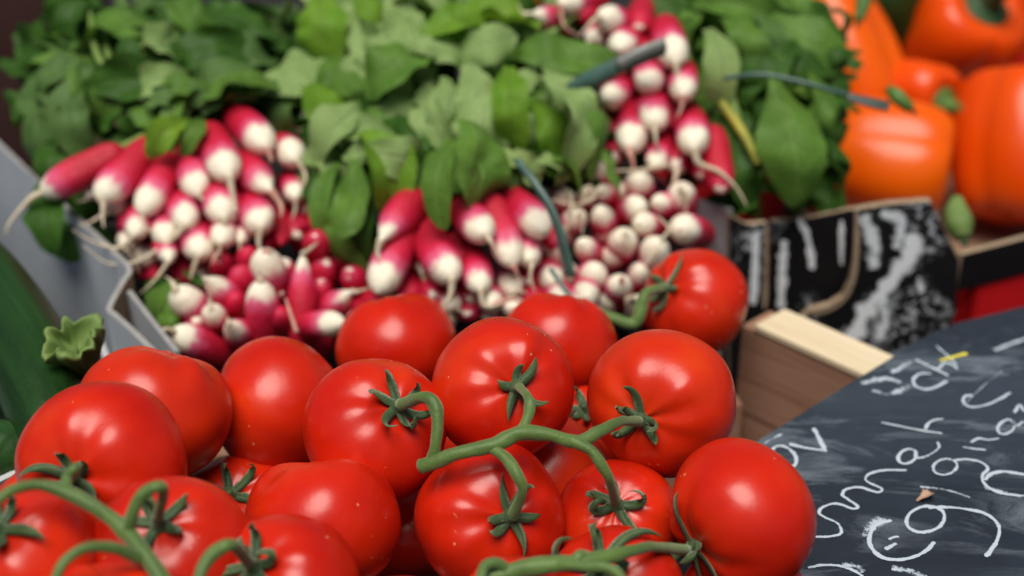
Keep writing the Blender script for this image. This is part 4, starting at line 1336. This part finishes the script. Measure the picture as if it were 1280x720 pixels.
# scrap of dry leaf on the board
sc_ = PZ(830 + 735 / 2.249, 400 + 503 / 2.249, zb + .0008)
scrap = thing('leaf_scrap', 'tiny dry pinkish leaf scrap lying among the chalk writing', 'scrap', sc_)
part('blade', leaf_geo(sc_ + Vector((-.0045, -.002, 0)), sc_ + Vector((.004, .003, .0012)), .005, Z, .2, .5, .4, .2, 0, 5), MT['skinbit'], scrap)

# second slate behind
zs = .120
outl2 = [PZ(1196, 403, zs), PZ(1086, 452, zs), PZ(1180, 545, zs), PZ(1480, 470, zs), PZ(1440, 342, zs)]
b_2 = thing('chalkboard', 'plain dark slate board with one chalk line, tucked behind the written one', 'board', outl2[0] - Z * .007)
part('slate', bev_slab(outl2, .007, .0012), MT['slate2'], b_2, False)
part('chalk_writing', ribbon([PZ(1240, 440, zs), PZ(1262, 431, zs), PZ(1300, 418, zs)], Z, 7 * .9 / F, .0004), MT['chalk'], b_2)
# a plain grey stand of crates carries it
st = thing('grey_crate', 'grey crate hidden under the two slate boards', 'crate', (.36, .70, 0))
sq = [Vector((.30, .80, .112)), Vector((.24, .73, .112)), Vector((.38, .56, .112)), Vector((.60, .62, .112)), Vector((.58, .82, .112))]
part('crate_body', slab(sq, Z, .112), MT['greycard'], st, False)

# ------------------------------------------------------------------ black printed box
nb = Vector((-.10, -1, 0)).normalized()
pb = P(1070, 262, .935)
def on(pxs, p0, n):
    return [PPL(x, y, p0, n) for x, y in pxs]
bb = thing('black_box', 'black cardboard box with worn white print and a brown cut handle edge', 'box', Vector((pb.x, pb.y, 0)))
fr = on([(1070, 263), (1052, 259), (1050, 258), (1110, 254), (1164, 251), (1200, 326), (1194, 392), (1160, 470), (1040, 470), (1000, 392), (1012, 388), (1036, 382), (1052, 372), (1062, 354), (1067, 330)], pb, nb)
# keep it simple: a clean outline with the curved handle cut on its left edge
fr = on([(1069, 263), (1110, 256), (1163, 252), (1199, 326), (1194, 392), (1165, 475), (1030, 475), (1000, 400), (1012, 389), (1036, 383), (1053, 372), (1062, 354), (1067, 330), (1069, 300)], pb, nb)
k_ = len(fr)
V, Fc = slab(fr, nb, .007)
I = [0, 1] + [2] * k_
part('front_panel', (V, Fc), [MT['blackcard'], MT['brown'], MT['brownrim']], bb, False, mats_idx=I)
# side panel running back from the sharp corner
c_top, c_bot = fr[2], fr[4]
bk = Vector((-.045, .09, 0))
side = [fr[2] + Vector((.0006, .0055, -.0005)), fr[3] + Vector((.0006, .0055, 0)), fr[5] + Vector((.0006, .0055, 0)), fr[5] + bk, fr[3] + bk + Vector((0, 0, -.002)), fr[2] + bk + Vector((-.01, 0, -.02))]
nside = (side[1] - side[0]).cross(bk).normalized()
pb2 = P(1000, 276, .975)
nb2 = Vector((-.32, -1, 0)).normalized()
f2 = on([(962, 277), (1000, 275), (1062, 262), (1075, 262), (1075, 480), (962, 480)], pb2, nb2)
V, Fc = slab(f2, nb2, .005)
part('rear_panel', (V, Fc), [MT['blackcard'], MT['brown'], MT['brownrim']], bb, False, mats_idx=[0, 1] + [2] * len(f2))
pb3 = P(946, 280, .955)
nb3 = Vector((.25, -1, 0)).normalized()
f3 = on([(912, 270), (934, 281), (959, 279), (958, 470), (912, 470)], pb3, nb3)
V, Fc = slab(f3, nb3, .005)
part('corner_flap', (V, Fc), [MT['blackcard'], MT['brown'], MT['brownrim']], bb, False, mats_idx=[0, 1] + [2] * len(f3))
# floor and far walls of the box, so that it is a box from the side as well
fb = [Vector((f2[0].x, f2[0].y + .008, .01)), Vector((fr[3].x, fr[3].y + .008, .01)), Vector((fr[3].x - .05, fr[3].y + .085, .01)), Vector((f2[0].x + .03, f2[0].y + .09, .01))]
part('box_floor', slab(fb, Z, .004), MT['brown'], bb, False)
g = wall_strip([(fr[3].x + .002, fr[3].y + .007), (fr[3].x - .05, fr[3].y + .085), (f2[0].x + .03, f2[0].y + .09)], .0, fr[3].z - .02, .004, True)
part('side_panel', g[:2], [MT['blackcard'], MT['brown'], MT['brownrim']], bb, False, mats_idx=g[2])
def pr(pxs, p0, n, wpx, mat, lift=.0004):
    return ribbon([PPL(x, y, p0, n) for x, y in pxs], n, wpx * .94 / F, lift)
part('print_mark', pr([(1142, 292), (1136, 318), (1116, 348), (1094, 376), (1072, 408), (1052, 452)], pb, nb, 50, 'w'), MT['white'], bb)
part('print_mark', join(pr([(1082, 268), (1090, 300), (1094, 335)], pb, nb, 46, 'w', .0007), pr([(1148, 345), (1152, 366)], pb, nb, 20, 'w', .0009), pr([(1100, 266), (1126, 276), (1120, 310)], pb, nb, 30, 'w', .0011), pr([(1096, 372), (1106, 396), (1098, 425)], pb, nb, 36, 'w', .0013)), MT['white2'], bb)
part('torn_edge', ribbon([PPL(x, y, pb, nb) for x, y in [(1071, 266), (1071, 300), (1069, 332), (1064, 356), (1054, 374), (1037, 386), (1014, 392)]], nb, 6.5 * .94 / F, .0008), MT['brownrim'], bb)
part('torn_edge', ribbon([PPL(x, y, pb3, nb3) for x, y in [(957, 282), (957, 330), (955, 385)]], nb3, 6 * .94 / F, .0012), MT['brownrim'], bb)
part('print_mark', join(pr([(998, 272), (1010, 296), (1016, 336)], pb2, nb2, 17, 'w'), pr([(980, 300), (978, 340), (976, 385)], pb2, nb2, 26, 'w'), pr([(1052, 275), (1052, 330)], pb2, nb2, 12, 'w')), MT['white'], bb)
part('print_mark', join(pr([(944, 290), (944, 330), (942, 380)], pb3, nb3, 24, 'w')), MT['white'], bb)

# ------------------------------------------------------------------ pepper tray, red crate below
zt = .134
e1, e2 = PZ(1186, 323, zt), PZ(1290, 296, zt)
te = (e2 - e1); te.z = 0; te.normalize()
tn = Vector((-te.y, te.x, 0))
tp = thing('pepper_tray', 'open brown cardboard tray with black printed rim under the orange peppers', 'tray', Vector((e1.x, e1.y, .105)))
s0 = e1 + te * .012; s1 = e1 + te * .42
corners = [s0, s1, s1 + tn * .52, s0 + tn * .52]
pl = [(c.x, c.y) for c in corners] + [(corners[0].x, corners[0].y)]
g = wall_strip(pl[0:2], .106, zt, .005, True)
part('front_rim', g[:2], [MT['blackcard'], MT['brown'], MT['brownrim']], tp, False, mats_idx=g[2])
ci = [c + tn * k1 + te * k2 for c, k1, k2 in zip(corners, (.010, .010, -.010, -.010), (.026, -.010, -.010, .026))]
g = wall_strip([(ci[0].x, ci[0].y), (ci[1].x, ci[1].y), (ci[2].x, ci[2].y), (ci[3].x, ci[3].y), (ci[0].x, ci[0].y)], .012, .055, .004, True)
part('inner_wall', g[:2], [MT['brown'], MT['brown'], MT['brownrim']], tp, False, mats_idx=g[2])
part('tray_floor', slab([Vector((c.x, c.y, .014)) for c in ci], Z, .004), MT['brown'], tp, False)
rc = thing('red_crate', 'bright red plastic crate holding the pepper tray', 'crate', Vector((e1.x, e1.y, 0)))
rcn = [c + tn * k1 + te * k2 for c, k1, k2 in zip(corners, (.002, .002, -.004, -.004), (.018, -.004, -.004, .018))]
g = wall_strip([(c.x, c.y) for c in rcn + rcn[:1]], .001, .105, .005, True)
part('crate_walls', g[:2], MT['red'], rc, False)
part('crate_floor', slab([Vector((c.x, c.y, .007)) for c in (rcn[0] + te * .007 + tn * .007, rcn[1] - te * .007 + tn * .007, rcn[2] - te * .007 - tn * .007, rcn[3] + te * .007 - tn * .007)], Z, .004), MT['red'], rc, False)

# ------------------------------------------------------------------ peppers
def pepper_geo(L, R, seed, lobes=4, taper=.75, dip=.12):
    rg = random.Random(seed)
    nu, nv = 64, 40
    ph = rg.random() * 6.28
    so_ = Vector((rg.random() * 40, 0, rg.random() * 40))
    V, Fc = [], []
    for j in range(nv + 1):
        t = j / nv           # 0 stalk end, 1 blossom end
        th = PI * t
        rr = abs(math.sin(th)) ** .62 * (1 - (1 - taper) * t)
        z = math.cos(th)
        z = (abs(z) ** .85) * (1 if z > 0 else -1)
        for i in range(nu):
            f = 2 * PI * i / nu
            lob = abs(math.cos(lobes / 2 * f + ph)) ** .8 - .60
            r = R * rr * (1 + .15 * lob + .10 * noise.noise(Vector((math.cos(f), math.sin(f), t * 2)) + so_))
            zz_ = L / 2 * z
            zz_ -= dip * L * math.exp(-(t / .12) ** 2) * 1.0
            zz_ += dip * .8 * L * math.exp(-((1 - t) / .13) ** 2) * (1 - lob)
            V.append((r * math.cos(f), r * math.sin(f), zz_))
    for j in range(nv):
        for i in range(nu):
            i2 = (i + 1) % nu
            Fc.append((j * nu + i, (j + 1) * nu + i, (j + 1) * nu + i2, j * nu + i2))
    return V, Fc

def pepper(label, c, axis, L, R, mat, seed, stem=None, name='pepper', taper=.75, lobes=4, stemmat='pepstem', stem_len=.03):
    c = CAM + (c - CAM) * 1.18; L *= 1.18; R *= 1.18; stem_len *= 1.18
    root = thing(name, label, 'pepper', c, 'orange peppers in the tray' if mat != 'greenpep' else None)
    Mx = frame_z(axis.normalized(), seed)
    def add(nm, geo, m):
        o = bpy.data.objects.new(nm, mesh(nm, geo[0], geo[1], MT[m]))
        COL.objects.link(o); o.parent = root; o.matrix_local = Mx.to_4x4()
        return o
    add('flesh', pepper_geo(L, R, seed, lobes, taper), mat)
    z0 = L / 2 - .12 * L
    if stem:
        add('stalk', tube([(0, 0, z0 - .004), (0, 0, z0 + .003), (0, 0, z0 + .007), (.001, 0, z0 + stem_len * .6), (.004, .001, z0 + stem_len)], [R * .42, R * .40, R * .20, R * .15, R * .18], 14, 5, .2, seed), stemmat)
        o = add('cut_end', tube([(.004, .001, z0 + stem_len - .0005), (.0045, .001, z0 + stem_len + .002)], [R * .165, R * .15], 12, 2), 'pale')
    return root
pepper('orange pepper lying on its side nearest the black box, with a long glossy fold', P(1112, 198, 1.02), RT * 1.0 + UP * -.15 - FW * .25, .096, .044, 'orange', 1, None, taper=.9, lobes=3)
pepper('large deep orange pepper standing at the tray rim, cut by the picture edge', P(1274, 184, 1.04), UP * 1.0 + RT * .15 - FW * -.1, .122, .052, 'orange_r', 2, None, taper=.85)
pepper('orange pepper with a strong highlight, leaning behind the radish leaves', P(1048, 66, 1.08), RT * .35 + UP * -.9 - FW * .2, .125, .045, 'orange', 3, None, taper=.8)
pepper('red orange pepper at the back with a thick dark green stalk', P(1196, 42, 1.14), RT * .30 + UP * .42 - FW * .85, .10, .052, 'orange_r', 4, True, stemmat='pepstem_d', stem_len=.045)
pepper('small orange pepper wedged in the middle, its pale cut stalk showing', P(1142, 124, 1.075), RT * .62 + UP * -.28 - FW * .75, .066, .034, 'orange_r', 5, True, stem_len=.026)
pepper('dark green pepper among the orange ones at the back', P(1120, 8, 1.15), UP * .6 - FW * .6 - RT * .3, .09, .042, 'greenpep', 6, None, name='pepper')
pepper('orange pepper at the back edge of the tray, top corner of the pile', P(1262, 20, 1.22), UP * .9 - FW * .4, .10, .05, 'orange_r', 7, None)
pepper('orange pepper glimpsed above the leaf mop between radishes', P(668, -10, 1.12), RT * .9 + UP * .2, .09, .030, 'orange', 8, None)
pepper('orange pepper low behind the hanging radish leaves', P(1062, 150, 1.13), UP * .9 - FW * .3, .09, .045, 'orange_r', 9, None)
# green pointed stalks lying in the tray
def chilli(label, pts, rad, mat):
    root = thing('green_chilli', label, 'chilli', P(*pts[0]))
    part('pod', tube([P(*p) for p in pts], rad, 14, 6, .1), MT[mat], root)
    tip = P(*pts[-1]); t = (P(*pts[-1]) - P(*pts[-2])).normalized()
    part('stalk', tube([tip - t * .002, tip + t * .006], [rad[-1] * .5, rad[-1] * .35], 9, 3), MT['pepstem_d'], root)
chilli('short pale green chilli poking out below the large orange pepper', [(1196, 248, .985), (1196, 264, .98), (1199, 280, .975), (1204, 297, .972)], [.004, .008, .0095, .006], 'cstem')
chilli('thin bright green chilli standing between orange and green peppers', [(1082, -20, 1.09), (1079, 4, 1.085), (1073, 26, 1.083)], [.0075, .006, .0035], 'pepstem')
chilli('small green chilli end beside the end of the dark tie', [(1112, 112, 1.03), (1122, 121, 1.02), (1138, 136, 1.02)], [.0035, .0055, .004], 'pepstem')

# ------------------------------------------------------------------ courgettes and cucumbers in a grey tray
def gourd(name, label, cat, pts, rad, mat, ends=None):
    P_ = [P(*p) for p in pts]
    c = sum(P_, Vector()) / len(P_)
    root = thing(name, label, cat, c, 'green vegetables in the grey tray')
    ax = (P_[-1] - P_[0]).normalized()
    Mx = frame_z(ax, .4)
    loc_ = [Mx.transposed() @ (p - c) for p in P_]
    V, Fc = tube(loc_, rad, 36, 10)
    # soft ribs
    o = bpy.data.objects.new('flesh', mesh('flesh', V, Fc, MT[mat]))
    COL.objects.link(o); o.parent = root; o.matrix_local = Mx.to_4x4()
    return root
co1 = gourd('courgette', 'long dark green courgette leaning along the grey crate wall', 'courgette', [(-104, 258, .93), (-90, 274, .915), (-44, 322, .865), (6, 388, .80), (44, 462, .745), (66, 540, .70), (70, 566, .685)], [.004, .014, .021, .0225, .0225, .017, .005], 'cuke')
co2 = gourd('courgette', 'dark courgette wedged by the crate wall, its ragged pale green stalk upward', 'courgette', [(118, 490, .755), (121, 496, .753), (128, 540, .752), (132, 600, .75), (134, 640, .75), (134, 660, .75)], [.007, .011, .017, .019, .015, .004], 'cuke')
def flare():
    # ribbed star-shaped courgette stalk, flaring at the base and hollow-cut at the top
    c = P(117, 500, .752); t = P(98, 418, .722)
    ax = (t - c).normalized()
    Mx = frame_z(-FW * .6 + UP * .8, 0)
    V, Fc = [], []
    nu = 40
    prof = [(0, .0075), (.25, .0062), (.5, .0068), (.72, .0105), (.92, .0135), (1.0, .0128), (.98, .0100), (.84, .006), (.76, .001)]
    q = crom(prof, 4)
    Lg = (t - c).length
    a1 = ax.orthogonal().normalized(); a2 = ax.cross(a1)
    for s, r in q:
        for i in range(nu):
            f = 2 * PI * i / nu
            rr = r * (1 + (.10 * math.cos(3 * f + 1) + .09 * math.cos(5 * f + 2.2)) * (.4 + .8 * s) + .75 * s * s * noise.noise(Vector((math.cos(f) * 2.1, math.sin(f) * 2.1, s * 2.5))) + .15 * s * noise.noise(Vector((math.cos(f) * 5, math.sin(f) * 5, s * 6))))
            V.append(c + ax * (s * Lg) + (a1 * math.cos(f) + a2 * math.sin(f)) * rr - FW * (.012 * s * s) + ax * (.008 * s * s * noise.noise(Vector((math.cos(f) * 2.4, math.sin(f) * 2.4, 9)))))
    m = len(q)
    for j in range(m - 1):
        for i in range(nu):
            i2 = (i + 1) % nu
            Fc.append((j * nu + i, j * nu + i2, (j + 1) * nu + i2, (j + 1) * nu + i))
    return V, Fc
part('stalk', flare(), MT['cstem'], co2)
gourd('cucumber', 'bumpy green cucumber end just inside the pale tray edge', 'cucumber', [(-90, 575, .735), (-75, 574, .73), (-30, 572, .715), (6, 572, .70), (24, 574, .695), (32, 577, .692)], [.004, .015, .019, .018, .012, .003], 'cuke2')
gourd('cucumber', 'very dark cucumber tip at the picture edge between courgette and tray', 'cucumber', [(-80, 500, .80), (-60, 500, .795), (-20, 498, .785), (8, 497, .78), (18, 497, .775)], [.003, .014, .016, .011, .002], 'cuke')
MT['traygrey'] = plain('grey_tray_card', (0.15, 0.17, 0.21), (0.20, 0.225, 0.265), 20, 0.55)
ct = thing('vegetable_tray', 'grey card tray with a pale edge holding courgettes and cucumbers', 'tray', (-.33, .68, 0))
zq = .158
t0, t1 = PZ(-60, 630, zq), PZ(30, 588, zq)
td = (t1 - t0); td.z = 0; td.normalize()
t2 = t1 + td * .03
MT['palecard'] = plain('pale_card_edge', (0.42, 0.43, 0.44), (0.5, 0.51, 0.52), 80, .8)
tfar = Vector((-.268, .80, 0))
g = wall_strip([(t0.x - td.x * .2, t0.y - td.y * .2), (t1.x, t1.y), (t2.x, t2.y)], .0, zq, .004, True)
part('front_wall', g[:2], [MT['traygrey'], MT['traygrey'], MT['palecard']], ct, False, mats_idx=g[2])
g = wall_strip([(t2.x, t2.y + .004), (-.222, .69), (-.252, .755)], .0, zq - .03, .004, True)
part('end_wall', g[:2], [MT['traygrey'], MT['traygrey'], MT['palecard']], ct, False, mats_idx=g[2])
fl = [Vector((t0.x - .16, t0.y - .09, .105)), Vector((t2.x - .006, t2.y + .004, .105)), Vector((-.232, .69, .105)), Vector((-.258, .755, .105)), Vector((-.45, 1.03, .105)), Vector((-.62, .95, .105))]
part('tray_floor', slab(fl, Z, .105), MT['traygrey'], ct, False)

# ------------------------------------------------------------------ far blurred crates behind the stall
def far_box(name, label, px, py, d, hx, hy, hz, mat, rot=.3):
    c = P(px, py, d)
    ax = Vector((math.cos(rot), math.sin(rot), 0)); ay = Vector((-math.sin(rot), math.cos(rot), 0))
    z1 = c.z + hz
    root = thing(name, label, 'crate', (c.x, c.y, 0))
    t = .008
    part('front_wall', box(Vector((c.x, c.y, z1 / 2)) - ay * hy, ax, ay, Z, hx, t / 2, z1 / 2, .002), MT[mat], root)
    part('back_wall', box(Vector((c.x, c.y, z1 / 2)) + ay * hy, ax, ay, Z, hx, t / 2, z1 / 2, .002), MT[mat], root)
    for s in (-1, 1):
        part('side_wall', box(Vector((c.x, c.y, z1 / 2)) + ax * s * (hx - t / 2), ax, ay, Z, t / 2, hy - t / 2 - .001, z1 / 2 - .001, .002), MT[mat], root)
    part('crate_floor', box(Vector((c.x, c.y, .01)), ax, ay, Z, hx - t, hy - t / 2 - .001, .005, .001), MT[mat], root)
far_box('maroon_crate', 'dark maroon crate blurred behind the dull radish greens', 6, 74, 1.42, .085, .12, .036, 'maroon', .1)
far_box('tan_box', 'blurred tan cardboard box behind the maroon crate', 66, 8, 1.62, .026, .05, .012, 'tan', .1)
far_box('blue_crate', 'blurred grey blue crate in the far corner behind the maroon one', 8, -14, 1.68, .06, .05, .02, 'blue', .1)
